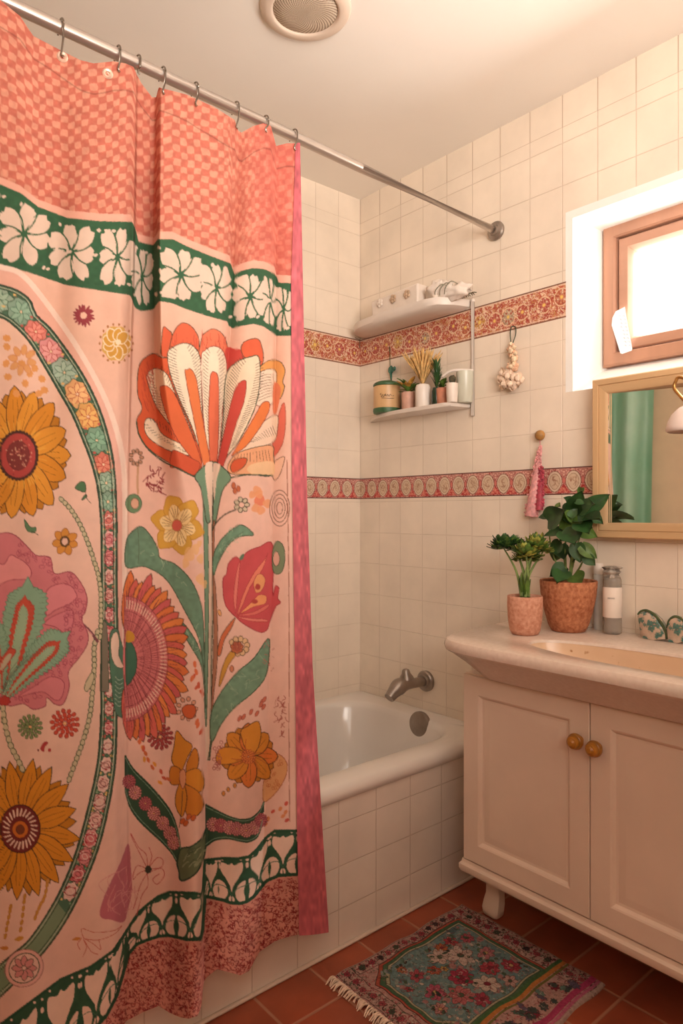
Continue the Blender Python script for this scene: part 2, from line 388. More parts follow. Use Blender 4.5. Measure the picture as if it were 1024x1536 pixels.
bm = B(); c = wx(629, 1087, -.088); lathe(bm, c+Vector((.012, 0, 0)), [(.030, 0), (.042, 0), (.044, .006), (.044, .014), (.042, .019), (.036, .021), (.0, .0215)][:-1], 36, (-1, 0, .12)); obj('overflow_plate', bm, METAL, tub, auto=30)
# spout
c = wx(640, 1021, 0); sp = thing('tub_spout', c, 'grey metal bath spout on the tiled wall above the tub', 'faucet')
bm = B(); lathe(bm, c, [(.030, 0), (.037, .001), (.037, .012), (.033, .017), (.026, .019), (.024, .026)], 32, (-1, 0, 0)); obj('flange', bm, METAL, sp, auto=30)
bm = B(); path = cat([c+Vector((-.015, 0, 0)), c+Vector((-.06, 0, .002)), c+Vector((-.105, 0, .005)), c+Vector((-.138, 0, .003)), c+Vector((-.162, 0, -.009)), c+Vector((-.190, 0, -.030))], 6)
tube(bm, path, [.0175+.0115*math.exp(-((i/len(path)-.62)/.22)**2) for i in range(len(path))], 18); obj('spout', bm, METAL, sp, auto=50)
bm = B(); lathe(bm, c+Vector((-.105, 0, .024)), [(.026, 0), (.024, .006), (.016, .018), (.013, .03), (.009, .034)], 20, (-.15, 0, 1)); obj('diverter_knob', bm, METAL, sp, auto=40)

# ------------------------------------------------------------------ curtain rod and hooks
RODM = mat('brushed steel rod', (206, 196, 188), .28, .04, 40, metal=.85, stretch=(.1, 1, 1))
def rodp(x): return Vector((x, -.669, 2.068-.022*x))
rod = thing('curtain_rod', (0, -.669, 2.068), 'long steel shower rod running out from the tiled wall', 'curtain rod')
bm = B(); tube(bm, [rodp(-.004), rodp(-.6), rodp(-1.2), rodp(-2.36)], .0125, 24); obj('pole', bm, RODM, rod)
bm = B(); lathe(bm, (0, -.669, 2.068), [(.016, .000), (.030, .001), (.031, .008), (.028, .013), (.018, .017), (.0165, .024), (.014, .025)], 32, (-1, 0, .02)); obj('flange', bm, METAL, rod, auto=35)

# ------------------------------------------------------------------ shower curtain
TU = np.array([-200, -60, 0, 30, 50, 92, 120, 140, 170, 188, 200, 205, 212, 228, 234, 238, 280, 320, 352, 357, 362, 380, 395, 406, 410, 414, 430, 450])
TV = np.array([-100, -42, 0, 24, 54, 76, 90, 95, 92, 95, 100, 112, 125, 146, 146, 131, 142, 160, 180, 196, 199, 189, 185, 189, 204, 219, 215, 215])
HU = np.array([170, 180, 190, 215, 238, 254, 270, 283, 296, 302, 305, 310, 325, 342, 360, 373, 389, 412, 430, 447, 470, 492])
HV = np.array([1560, 1546, 1531, 1518, 1509, 1519, 1526, 1528, 1524, 1510, 1474, 1466, 1454, 1458, 1463, 1457, 1428, 1412, 1406, 1402, 1399, 1397])
def I(x, *pts):
    pts = np.array(pts, float); return np.interp(x, pts[:, 0], pts[:, 1])
def e1(V): return I(V, (0, 205), (100, 204), (400, 199), (700, 191), (1000, 188), (1250, 190), (1400, 191), (1536, 186), (1700, 180))
def e2(V): return I(V, (100, 235), (400, 232), (600, 236), (800, 245), (1600, 245))
def e3(V): return I(V, (190, 357), (400, 346), (500, 343), (650, 330), (800, 317), (1100, 312), (1300, 307), (1500, 304))
def e4(V): return I(V, (200, 410), (480, 413), (700, 409), (900, 405), (1150, 398), (1300, 391), (1430, 389))
def e5(V): return I(V, (200, 444), (300, 441), (420, 437), (700, 438), (1000, 443), (1250, 446), (1404, 449))
def e6(V): return I(V, (200, 449), (500, 455), (750, 460), (1000, 468), (1200, 480), (1397, 492))
def sst(x): x = np.clip(x, 0, 1); return x*x*(3-2*x)
def fold(U, V):
    E1, E2, E3, E4, E5 = e1(V), e2(V), e3(V), e4(V), e5(V)
    lo = sst((V-500)/400)       # 0 near the top, 1 lower down
    bot = sst((V-1050)/350)
    # left panel: long swelling then a fold edge
    h = .030+.030*sst((U+30)/(E1+20))+.010*np.sin((U+40)/52.0)*(.4+.6*sst((V-200)/600))-.013*np.exp(-((U-(92-.02*V))/26)**2)*(1-lo)
    a = (E1-U); h = np.where(a < 24, h-.020*(1-np.clip(a/24, 0, 1))**1*0-.022*(1-sst(a/24))**2, h)
    # recess between the left panel and the second fold
    k = sst((U-E1)/3.2); r1 = .006+.010*lo
    h = h*(1-k)+r1*k
    up = (.052*(1-lo)+.030*lo); kk = sst((U-(E2-4))/(12+46*lo)); hb = r1+(up-r1)*kk
    hb = hb-.012*sst((U-E2-30)/np.maximum(E3-E2-30, 20))*(1-lo)+.018*bot*sst((U-E2)/50)
    a = E3-U; hb = hb-.016*(1-sst(a/16))**2
    h = np.where(U > E1+3, hb, h)
    # third fold
    k3 = sst((U-E3)/2.6); c3 = (U-E3)/np.maximum(E4-E3, 10)
    am = .034*(1-lo)+.018*lo+.014*bot
    hc = .002+.006*lo+am*np.sin(np.clip(c3*.82+.12, 0, 1)*PI)**.8
    h = np.where(U > E3, h*(1-k3)+hc*k3, h)
    # fourth, narrow panel and the pink edge
    k4 = sst((U-E4)/2.4); c4 = (U-E4)/np.maximum(E5-E4, 10)
    hd = .010+.012*np.sin(np.clip(c4, 0, 1.6)*PI*.55)
    h = np.where(U > E4, h*(1-k4)+hd*k4, h)
    # hem sways out more at the foot
    h = h*(.42+.58*sst((V-np.interp(U, TU, TV)+5)/260))+.006*np.sin(U/19.0+V/240.0)*sst((V-1150)/300)*.6
    return h
def curtain_pos(U, V):
    h = 1.9*fold(U, V)-.005; yb = -.672-.030*sst((V-150)/900)
    Y = yb-h
    vx = DV[0]+(U-512)/F*RV[0]; vy = DV[1]+(U-512)/F*RV[1]
    t = (Y-CAM[1])/vy
    return np.stack([CAM[0]+t*vx, np.broadcast_to(Y, t.shape), CZ+(HZ-V)/F*t], -1)
PINK = (240, 194, 175); PALE = (246, 214, 192); DP = (232, 164, 148); GRN = (44, 92, 62); DK = (58, 62, 46); CREAM = (248, 226, 204)
cv = Canvas(-205, 500, -110, 1800, 2, PINK)
# band curves (top and lower green borders)
TT = lambda U: np.interp(U, [-200, 0, 30, 55, 100, 150, 196, 199, 205, 218, 231, 238, 258, 280, 312, 344, 348, 364, 380, 396, 411, 414, 437], [262, 277, 290, 310, 327, 332, 333, 340, 362, 366, 368, 359, 359, 370, 383, 395, 413, 406, 402, 404, 411, 424, 425])
TB = lambda U: np.interp(U, [-200, 0, 50, 100, 150, 195, 199, 205, 212, 228, 234, 240, 258, 280, 310, 343, 347, 362, 380, 396, 412, 414, 437], [380, 395, 410, 427, 435, 442, 446, 462, 466, 464, 453, 451, 454, 463, 473, 482, 492, 488, 485, 489, 500, 503, 503])
BT = lambda U: np.interp(U, [-200, 0, 43, 91, 136, 170, 186, 196, 208, 222, 238, 254, 275, 290, 304, 307, 335, 355, 373, 385, 399, 412, 448], [1600, 1535, 1503, 1467, 1448, 1424, 1400, 1384, 1366, 1354, 1342, 1336, 1337, 1337, 1340, 1288, 1285, 1286, 1283, 1272, 1254, 1244, 1244])
BB = lambda U: np.interp(U, [-200, 0, 100, 159, 175, 182, 193, 205, 222, 238, 254, 280, 303, 307, 335, 345, 360, 370, 380, 399, 418, 448], [1750, 1680, 1590, 1526, 1495, 1470, 1432, 1418, 1411, 1406, 1405, 1411, 1411, 1346, 1352, 1356, 1357, 1354, 1347, 1323, 1315, 1313])
def n2(U, V, s, seed=0):
    r = np.random.default_rng(seed); g = r.random((90, 90)); x = (U/s) % 89; y = (V/s) % 89
    xi = np.floor(x).astype(int); yi = np.floor(y).astype(int); fx = sst(x-xi); fy = sst(y-yi)
    return (g[yi, xi]*(1-fx)+g[yi, xi+1]*fx)*(1-fy)+(g[yi+1, xi]*(1-fx)+g[yi+1, xi+1]*fx)*fy
def basefn(U, V, A):
    m = n2(U, V, 60, 1)[..., None]*.6+n2(U, V, 23, 2)[..., None]*.4
    A = A*(.975+.04*m)
    g = np.exp(-(np.abs(V-TB(U)-70)/130.)**2)[..., None]; A = A*(1-.35*g)+np.array((238, 186, 152))*.35*g
    return A
cv.field(basefn)
def coral(U, V, A):
    dv = V-TT(U); wav = 1.4*np.sin(U/9.)+1.2*np.sin(V/14.)
    sz = 11.2+2.2*np.exp(-((U+20)/60)**2)-1.5*sst((U-330)/60)
    a = (U+wav)/sz; b = (dv+.28*U+wav*.6)/(sz*.93)
    rag = (n2(U, V, 5.0, 3)-.5)*1.0
    fa, fb = np.sin(a*PI)+rag*.5, np.sin(b*PI)+rag*.5
    light = sst((fa*fb)*4.0+.30); mott = n2(U, V, 7, 4); fine = n2(U, V, 2.2, 5)
    right = sst((U-300)/80); light = light*(1-.45*right)+(.55*sst((mott-.5)*5))*right*.85
    c0 = np.array((198, 106, 88)); c1 = np.array((224, 152, 126))
    C = c0+(c1-c0)*np.clip(light+(fine-.5)*.45, 0, 1)[..., None]
    C = C*(.94+.12*mott[..., None]); C = C+(np.array((214, 88, 84))-C)*(.30*sst((U-345)/70))[..., None]
    seam = np.exp(-((V-np.interp(U, TU, TV)-40+6*np.sin(U/30.))/1.1)**2)[..., None]*.25; C = C*(1-seam)
    m = ((dv < -10) & (V < 480))[..., None]; A = np.where(m, C, A)
    m = ((dv >= -12) & (dv < 0))[..., None]; A = np.where(m, np.array((240, 178, 156))*np.ones_like(A), A)
    return A
cv.field(coral)
cv.field(lambda U, V, A: np.where(((V > TT(U)) & (V < TB(U)))[..., None], np.array(GRN)*(.92+.16*n2(U, V, 6, 8))[..., None], A))
PET = (232, 206, 186)
def heart(cx, cy, ang, r0, r1, w, c, sx=1.0):
    t = np.linspace(0, 1, 12); prof = np.sin(PI*t**1.25)**.75; L = r0+(r1-r0)*t
    notch = np.where(t > .8, (t-.8)/.2, 0)
    up = [(cx+(l*math.cos(ang)-p*w*math.sin(ang))*sx, cy+l*math.sin(ang)+p*w*math.cos(ang)) for l, p in zip(L, prof)]
    dn = [(cx+(l*math.cos(ang)+p*w*math.sin(ang))*sx, cy+l*math.sin(ang)-p*w*math.cos(ang)) for l, p in zip(L, prof)]
    tipn = (cx+(r1-(r1-r0)*.16)*math.cos(ang)*sx, cy+(r1-(r1-r0)*.16)*math.sin(ang))
    cv.poly(up[:-1]+[tipn]+dn[:-1][::-1], c)
def pinwheel(cx, sx, tilt=0, k=7):
    top, bo = float(TT(np.array([cx]))[0])+6, float(TB(np.array([cx]))[0])-6; cy = (top+bo)/2
    for j in range(k):
        a = tilt+2*PI*j/k+PI/k*.5; ca, sa = abs(math.cos(a)*1.0), abs(math.sin(a))
        rmax = min(41/max(ca, .15), (bo-top)/2/max(sa, .15), 53)
        heart(cx, cy, a, 5, rmax, min(rmax*.31, 12.5)*(.9 if j % 2 else 1.1), PET, sx)
    for j in range(k):  # thin green scroll lines between the petals
        a = tilt+2*PI*(j+.5)/k+PI/k*.5
        cv.line(cat([(cx, cy), (cx+20*math.cos(a+.15)*sx, cy+20*math.sin(a+.15)), (cx+38*math.cos(a)*sx, cy+38*math.sin(a))], 4), GRN, 2.2)
for cx, sx, tl in ((-186, 1, .2), (-112, 1, 0), (-40, 1, .3), (36, .98, .15), (107, .88, -.1), (176, .72, .25), (213, .42, 0), (271, .86, .2), (324, .62, .0), (375, .72, .3), (405, .3, .1), (425, .34, .2)):
    pinwheel(cx, sx, tl)
for e in (0, 1):
    U = np.arange(-200, 438, 3.0); f = (TT, TB)[e](U); cv.line(np.stack([U, f+(3 if e == 0 else -3)], 1), GRN, 7)
# small slips in the band
for i in range(90):
    u = random.uniform(-200, 435); t = random.choice([.13, .86, .5]); v = float(TT(np.array([u]))[0]*(1-t)+TB(np.array([u]))[0]*t)
    cv.ell(u, v, 2.2, 3.4, PET, rot=random.uniform(0, 3), n=10)
# speckled hem
cv.field(lambda U, V, A: np.where(((V > BB(U)-1))[..., None], np.array((222, 150, 132))*(.95+.1*n2(U, V, 9, 9))[..., None], A))
for i in range(7600):
    u = random.uniform(-60, 450) if i < 6900 else random.uniform(-200, -60); top = float(BB(np.array([u]))[0]); v = random.uniform(top+3, top+190)
    a = random.uniform(0, PI); l = random.uniform(1.5, 3.2); b = a+random.uniform(.6, 1.7)
    p1 = (u+l*math.cos(a), v+l*math.sin(a)); cv.line([(u, v), p1, (p1[0]+l*math.cos(b), p1[1]+l*math.sin(b))], random.choice([(140, 44, 48), (158, 56, 56), (122, 36, 44)]), 1.15)
# lower green border
cv.field(lambda U, V, A: np.where(((V > BT(U)) & (V < BB(U)))[..., None], np.array((38, 82, 58))*(.92+.16*n2(U, V, 6, 10))[..., None], A))
def vase(cx, w, sl=0, P=(246, 212, 190)):
    f0 = float(BT(np.array([cx]))[0]); f1 = float(BB(np.array([cx]))[0]); H = f1-f0
    def q(x, t):
        u = cx+x*w; uu = np.array([u]); return (u, float(BT(uu)[0])*(1-t)+float(BB(uu)[0])*t)
    cv.poly(cat([q(-.34, .12), q(-.10, .17), q(0, .13), q(.10, .17), q(.34, .12), q(.35, .30), q(.18, .48), q(.05, .62), q(0, .74), q(-.05, .62), q(-.18, .48), q(-.35, .30)], 4, True), P)
    for sg in (-1, 1):
        cv.poly(cat([q(sg*.46, .52), q(sg*.24, .58), q(sg*.12, .76), q(sg*.22, .92), q(sg*.44, .94), q(sg*.40, .74)], 4, True), P)
        cv.poly(cat([q(sg*.10, .90), q(sg*.02, .82), q(sg*.03, .95)], 3, True), P)
        cv.ell(*q(sg*.49, .20), w*.035, 4.5, P, n=12); cv.ell(*q(sg*.50, .08), 2, 2.2, P, n=10); cv.ell(*q(sg*.30, .05), 2, 2, P, n=10)
        cv.line(cat([q(0, .80), q(sg*.2, .66), q(sg*.5, .62)], 4), (60, 110, 84), 1.2)
for cx, w in ((-150, 62), (-88, 62), (-26, 60), (34, 58), (91, 56), (144, 46), (175, 22), (207, 32), (243, 42), (285, 42), (316, 26), (347, 46), (388, 34), (424, 44)): vase(cx, w)
U = np.arange(-200, 448, 3.0)
cv.line(np.stack([U, BT(U)+2], 1), (30, 74, 52), 4.5); cv.line(np.stack([U, BB(U)-2], 1), (30, 74, 52), 5)
# ---- printed motifs
def resamp(L, n):
    L = np.array(L); d = np.concatenate([[0], np.cumsum(np.linalg.norm(np.diff(L, axis=0), axis=1))]); t = np.linspace(0, d[-1], n)
    return np.stack([np.interp(t, d, L[:, 0]), np.interp(t, d, L[:, 1])], 1)
def cr(s, ox, oy, *pts): return [(ox+x/s, oy+y/s) for x, y in pts]
def K2(*p): return cr(4, 0, 400, *p)
def K3(*p): return cr(4, 180, 400, *p)
def K4(*p): return cr(4, 0, 750, *p)
def K5(*p): return cr(4, 180, 750, *p)
def K6(*p): return cr(3.519, 0, 1100, *p)
def K7(*p): return cr(3.103, 180, 1080, *p)
def shape(pts, c, out=DK, w=1.1, n=5, al=1): cv.poly(cat(pts, n, True), c, out, w, al)
def curve(pts, c, w=1.2, n=8, al=1): cv.line(cat(pts, n), c, w, al)
OUTER = cat([(-205, 395), (-100, 405), (-40, 416), (0, 427), (25, 435), (45, 450), (54, 472), (75, 492), (105, 532), (130, 572), (150, 615), (165, 665), (172, 712), (175, 784), (175, 860), (176, 930), (177, 1000), (175, 1075), (174, 1120), (171, 1160), (162, 1214), (148, 1270), (128, 1322), (105, 1370), (77, 1413), (48, 1447), (0, 1495), (-60, 1545), (-205, 1640)], 6)
INNER = cat([(-205, 440), (-100, 448), (-40, 460), (0, 475), (17, 485), (42, 510), (65, 547), (87, 585), (107, 620), (122, 655), (136, 692), (146, 732), (151, 784), (152, 860), (152, 930), (151, 1000), (151, 1075), (149, 1112), (144, 1155), (131, 1214), (114, 1276), (94, 1327), (71, 1370), (43, 1410), (20, 1430), (0, 1447), (-60, 1500), (-205, 1590)], 6)
def offs(L, d):
    L = np.array(L); g = np.gradient(L, axis=0); n = np.stack([-g[:, 1], g[:, 0]], 1); n /= np.linalg.norm(n, axis=1)[:, None]+1e-9; return L+n*d
# tint between the arch and the pale outer line
PLN = cat([(-205, 372), (-60, 385), (0, 400), (30, 410), (60, 442), (110, 512), (150, 582), (173, 640), (185, 700), (187, 780), (187, 900), (187, 1040)], 6)
k = cv.mask(list(PLN)+[(175, 1040), (175, 784)]+list(OUTER[:len(OUTER)//2])[::-1])
if k is not None: sub = cv.a[k[0]]; sub[k[1]] = sub[k[1]]*.66+np.array((240, 170, 158))*.34
cv.line(PLN, (250, 222, 204), 8)
k = cv.mask(list(INNER)+[(-205, 1600), (-205, 440)])
if k is not None: sub = cv.a[k[0]]; sub[k[1]] = sub[k[1]]*.45+np.array((244, 206, 184))*.55
cv.poly(list(OUTER)+list(INNER)[::-1], (70, 112, 88))
INNER = list(resamp(INNER, len(OUTER))); OUTER = list(resamp(OUTER, len(OUTER)))
MID = (np.array(OUTER)+np.array(INNER))/2; WID = np.linalg.norm(np.array(OUTER)-np.array(INNER), axis=1)
i0 = 24; SC = [(236, 178, 120), (226, 170, 96), (120, 164, 138), (214, 120, 100), (150, 178, 156), (132, 168, 146), (222, 128, 116), (226, 150, 150), (160, 186, 168)]
acc = 0; last = None; kk = 0
for i in range(6, len(MID)-18):
    d = 0 if last is None else np.linalg.norm(MID[i]-last)
    if last is not None and d < WID[i]*.52+9: continue
    last = MID[i]; u, v = last; r = WID[i]*.36; c = SC[kk % 9]
    if v > 1345 and u < 110: break
    g = MID[min(i+1, len(MID)-1)]-MID[i-1]; ang = math.atan2(g[1], g[0])
    if v > 820 and v < 1500: c = random.choice([(222, 140, 140), (214, 120, 124), (226, 168, 156), (232, 190, 178)])
    if kk < 9 or v < 760:
        cv.ell(u, v, r*1.35, r*1.05, c, (50, 84, 62), 1.2, rot=ang, wob=.08)
        lc = {0: (180, 60, 50)}.get(0 if c[0] > 200 else 1, (60, 110, 84))
        for j in range(7): a = ang+j*2*PI/7; cv.petal(u, v, a, 1, r*1.05, r*.24, tuple(np.clip(np.array(c)+(14, 20, 16), 0, 255)), lc, lw=.8)
        cv.ell(u, v, 2.4, 2.4, (244, 214, 176), lc, .8, n=10)
    else:
        cv.ell(u, v, r*1.3, r*.95, c, (40, 74, 56), 1, rot=ang, wob=.1)
        for q in range(3): cv.ell(u, v, r*(1.05-.32*q), r*(.78-.24*q), None, random.choice([(160, 40, 62), (120, 50, 56), (240, 220, 206)]), 1, rot=ang+q)
        for q in range(9): a = random.uniform(0, 2*PI); cv.ell(u+math.cos(a)*r*.8, v+math.sin(a)*r*.7, 1.8, 1.2, random.choice([(176, 48, 60), (240, 214, 200)]), n=8)
    a2 = ang+PI/2
    for sg in (-1, 1):
        for q in (-1, 1): cv.ell(u+math.cos(ang)*r*1.45*q+math.cos(a2)*r*.7*sg, v+math.sin(ang)*r*1.45*q+math.sin(a2)*r*.7*sg, 2.6, 1.8, random.choice([(196, 90, 80), (130, 170, 130), (236, 196, 120)]), n=10)
    kk += 1
kend = [i for i in range(len(MID)) if MID[i][1] > 1358 and MID[i][0] < 110][0]
cv.poly([tuple(p) for p in OUTER[kend:]]+[tuple(p) for p in INNER[kend:]][::-1], (118, 146, 112))
for L, d0, sg in ((OUTER, 0, 1), (INNER, 0, -1)):
    cv.line(L, (38, 62, 48), 2.6); cv.line(offs(L, sg*3.2), (190, 196, 168), 1.1); cv.line(offs(L, sg*5.4), (44, 74, 56), 1.5)
cv.ell(36, 1452, 30, 27, (232, 178, 164), (150, 90, 90), 1, rot=-.7); cv.ell(36, 1452, 24, 21, (236, 196, 178), (50, 74, 56), 1.6, rot=-.7)
for j in range(8): cv.petal(36, 1452, j*PI/4, 3, 19, 5, (214, 140, 136), (60, 70, 56))
# thin dotted chain beside the arch, lower right ribbon part
cv.poly(K4((600, 700), (610, 900), (608, 1150), (650, 1150), (648, 900), (640, 740)), (120, 116, 100), (58, 80, 64), 1)
shape(K4((660, 800), (700, 770), (720, 830), (745, 940), (750, 1160), (745, 1295), (690, 1270), (668, 1100), (655, 960)), (74, 122, 98), (40, 66, 52))
shape(K4((665, 830), (700, 790), (716, 860), (712, 930), (740, 1000), (700, 1000), (668, 940)), (240, 210, 188), (60, 84, 66))
for q in range(7): curve(K4((690, 1060+q*26), (712, 1080+q*26), (735, 1070+q*26)), (176, 206, 182), .9, 4)
# sunflower (upper)
def daisy(cx, cy, n, rx, ry, w, c, out, core, rim, sharp=False, rot=0, cr_=(26, 32), c2=None):
    sx = rx/ry
    cv.flower(cx, cy, n, cr_[1]*.6, ry*.93, w, tuple(np.array(c)*.88), out, sx, rot+PI/n, 1.2, .06, sharp)
    cv.flower(cx, cy, n, cr_[1]*.6, ry, w, c, out, sx, rot, 1.3, .05, sharp, 2, tuple(np.array(c)*.62), .85, c2)
OR = (222, 142, 42)
daisy(27, 681, 15, 79, 101, 18.5, OR, (74, 50, 26), None, None, c2=(228, 152, 50))
for j in range(60): a = random.uniform(0, 2*PI); cv.line([(27+27*math.cos(a), 682+33*math.sin(a)), (27+(38+6*random.random())*math.cos(a), 682+(46+9*random.random())*math.sin(a))], (236, 176, 70), 1.2, .7)
for j in range(34): a = j*2*PI/34; cv.ell(27+28*math.cos(a), 683+35*math.sin(a), 3.2, 3.6, (66, 42, 34), n=8)
cv.ell(27, 683, 27, 34, (176, 66, 62), (70, 40, 36), 1.6); cv.ell(27, 683, 17, 22, (120, 50, 48), (96, 40, 40), 1)
for j in range(70):
    a = random.uniform(0, 2*PI); r = random.uniform(0, .95); cv.ell(27+25*r*math.cos(a), 683+31*r*math.sin(a), 1.1, 1.1, random.choice([(214, 130, 110), (226, 170, 140), (110, 40, 44)]), n=6)
# sunflower (lower)
daisy(30, 1243, 17, 92, 108, 17, (220, 140, 34), (66, 52, 28), None, None, True, .1)
cv.ell(30, 1243, 30, 36, (112, 40, 38), (60, 30, 28), 1.5)
for j in range(24): a = j*2*PI/24; cv.line([(30+17*math.cos(a), 1243+20*math.sin(a)), (30+25*math.cos(a+.1), 1243+30*math.sin(a+.1))], (240, 206, 184), 2.4)
cv.ell(30, 1244, 12, 13, (210, 112, 40), (90, 36, 30), 1); cv.ell(30, 1244, 6, 7, (120, 60, 36), (80, 40, 30), 1)
# stars of small blossoms
for x, y in ((30, 545), (10, 520), (12, 507), (45, 560), (58, 590), (66, 585), (10, 565), (22, 590), (40, 575), (62, 568), (5, 545), (48, 530), (54, 552)):
    cv.ell(x+random.uniform(-4, 4), y, 6, 5, (230, 158, 90), None, rot=random.random()*3, wob=.12)
for j in range(8): cv.petal(33, 540, j*PI/4+.2, 8, 24, 5, (232, 166, 104), (214, 140, 90), .9, .8)
cv.flower(125, 473, 18, 5, 17, 1.9, (150, 58, 66), (140, 50, 60), 1, 0, .6, .1)
cv.ell(174, 515, 22, 26, (214, 168, 84), None, wob=.05, k=8)
cv.flower(174, 515, 9, 4, 25, 8.5, (212, 156, 62), (248, 226, 190), .86, 0, 1.6); cv.ell(177, 513, 4, 4, (246, 226, 190))
for j in range(18): a = j*2*PI/18; cv.ell(174+25*math.cos(a), 515+29*math.sin(a), 1.6, 2.2, (170, 110, 60), n=8)
cv.flower(97, 812, 7, 5, 21, 6, (218, 146, 60), (160, 96, 50), 1, .3)
for j in range(9): a = j*.7; cv.ell(97+6*math.cos(a), 812+7*math.sin(a), 1.8, 3, (90, 66, 40), rot=a, n=8)
shape(K2((450, 1325), (480, 1290), (510, 1300), (512, 1350), (480, 1345)), (74, 118, 80), DK); shape(K2((490, 1400), (510, 1365), (520, 1380)), (74, 118, 80), DK); curve(K2((510, 1345), (520, 1390), (545, 1420)), DK, 1)
shape(K4((145, 115), (180, 160), (215, 165), (205, 195), (160, 180)), (84, 128, 90), (60, 90, 64)); curve(K4((190, 185), (230, 210)), DK, 1)
# chains
def chain(pts, r=4.5):
    L = np.array(cat(pts, 10)); d = np.concatenate([[0], np.cumsum(np.linalg.norm(np.diff(L, axis=0), axis=1))])
    for s in np.arange(0, d[-1], r*1.75):
        x, y = np.interp(s, d, L[:, 0]), np.interp(s, d, L[:, 1]); x2, y2 = np.interp(s+2, d, L[:, 0]), np.interp(s+2, d, L[:, 1])
        cv.ell(x, y, r*1.05, r*.72, (206, 196, 160), (62, 88, 58), 1.2, rot=math.atan2(y2-y, x2-x), n=14)
chain([(92, 749), (106, 764), (120, 787), (132, 815), (141, 842), (148, 866), (151, 895), (151, 935), (149, 960)])
chain([(146, 948), (141, 972), (141, 1000), (138, 1040), (134, 1075), (124, 1112), (112, 1145), (101, 1176)], 4.8)
chain([(4, 1062), (8, 1090), (16, 1118), (27, 1140), (33, 1153)], 5.5)
curve([(108, 927), (122, 935), (136, 948), (146, 962)], (120, 70, 80), 4); curve([(110, 929), (124, 938), (138, 952)], (220, 150, 150), 2)
shape([(126, 1032), (130, 1020), (138, 1008), (141, 1016), (136, 1030), (130, 1037)], (208, 196, 160), (62, 88, 58)); 
# pink carnation
CAR = K4((-120, 260), (0, 200), (80, 205), (150, 265), (215, 330), (300, 345), (325, 440), (420, 430), (480, 490), (520, 580), (510, 670), (488, 712), (525, 800), (520, 870), (470, 950), (410, 1030), (415, 1120), (380, 1220), (330, 1225), (280, 1185), (270, 1235), (200, 1255), (140, 1222), (60, 1235), (0, 1205), (-120, 1150))
shape(CAR, (214, 124, 132), (150, 66, 82), 1.4, 6)
for pts, c in ((((-60, 360), (20, 385), (60, 330), (110, 350), (150, 375), (185, 420), (170, 470), (60, 480), (-60, 520)), (234, 150, 152)),
               (((270, 600), (290, 530), (370, 500), (430, 520), (460, 580), (420, 620), (330, 660), (280, 690)), (228, 138, 146)),
               (((265, 740), (330, 690), (430, 660), (440, 720), (420, 790), (390, 800), (330, 760)), (220, 128, 140)),
               (((110, 1180), (200, 1120), (300, 1060), (380, 1090), (370, 1180), (330, 1200), (250, 1150)), (224, 134, 142))):
    shape(K4(*pts), c, (160, 70, 86), 1.1, 6)
for j in range(240):   # lacy scribble round the lobes
    a = random.uniform(-1.5, 1.6); r = random.uniform(.70, .97); x, y = 20+112*r*math.cos(a), 930+128*r*math.sin(a)
    if cv.mask([(x-1, y-1), (x+1, y-1), (x+1, y+1)]) is None: continue
    iu, iv = int((x-cv.u0)*2), int((y-cv.v0)*2)
    if abs(cv.a[iv, iu, 0]-214) < 8 and abs(cv.a[iv, iu, 2]-132) < 10: cv.ell(x, y, random.uniform(2, 4.5), random.uniform(1.5, 3), None, (170, 78, 96), .8, rot=random.random()*3, n=10)
TEAL = (136, 182, 152)
def feather(spine, w, c, out, n=34, sp=2.2):
    L = np.array(cat(spine, 10)); m = len(L); g = np.gradient(L, axis=0); nn = np.stack([-g[:, 1], g[:, 0]], 1); nn /= np.linalg.norm(nn, axis=1)[:, None]
    t = np.linspace(0, 1, m); pr = np.interp(t, [0, .25, .6, .85, 1], [.10, .55, 1, .95, .35])*w
    jag = np.array([sp*(1 if i % 2 else -1)*random.uniform(.5, 1.2) for i in range(m)])
    up = L+nn*(pr+jag)[:, None]; dn = L-nn*(pr+jag[::-1])[:, None]
    tip = L[-1]+g[-1]/np.linalg.norm(g[-1])*w*.5
    cv.poly(list(up)+[tuple(tip)]+list(dn[::-1]), c, out, .8)
    for i in range(3, m-1, 2):
        for s_ in (1, -1): cv.line([tuple(L[i]+nn[i]*pr[i]*.62*s_), tuple(L[i]+nn[i]*pr[i]*.98*s_+g[i]*.4)], tuple(np.array(c)*.80), .8)
    return L
def feathered(spine, w):
    feather(spine, w, TEAL, (80, 130, 104)); L = np.array(spine, float); b = L[0]
    s2 = [tuple(b+(p-b)*.88) for p in L]; feather(s2, w*.48, (204, 82, 62), (176, 60, 52), sp=1.5)
    s3 = [tuple(b+(p-b)*.82) for p in L]; feather(s3, w*.25, (160, 196, 160), None, sp=1.0)
feathered(K4((20, 1170), (80, 1020), (120, 800), (160, 620), (165, 520)), 31)
feathered(K4((40, 1180), (120, 1080), (230, 960), (320, 870), (385, 815)), 24)
feathered(K4((0, 1160), (-20, 1000), (-60, 860), (-90, 700)), 26)
shape(K4((-20, 1000), (30, 920), (60, 890), (95, 905), (60, 960), (0, 1040)), (206, 84, 66), (150, 56, 52)); shape(K4((0, 1000), (40, 930), (70, 925), (50, 970), (10, 1020)), (196, 190, 160), None)
for q in range(4): curve(K4((10, 1180), (40+q*16, 1060-q*10), (110+q*60, 960-q*30)), (88, 110, 92), .9)
cv.ell(6, 1051, 9, 7, (186, 60, 54), (140, 40, 44), 1, wob=.1)
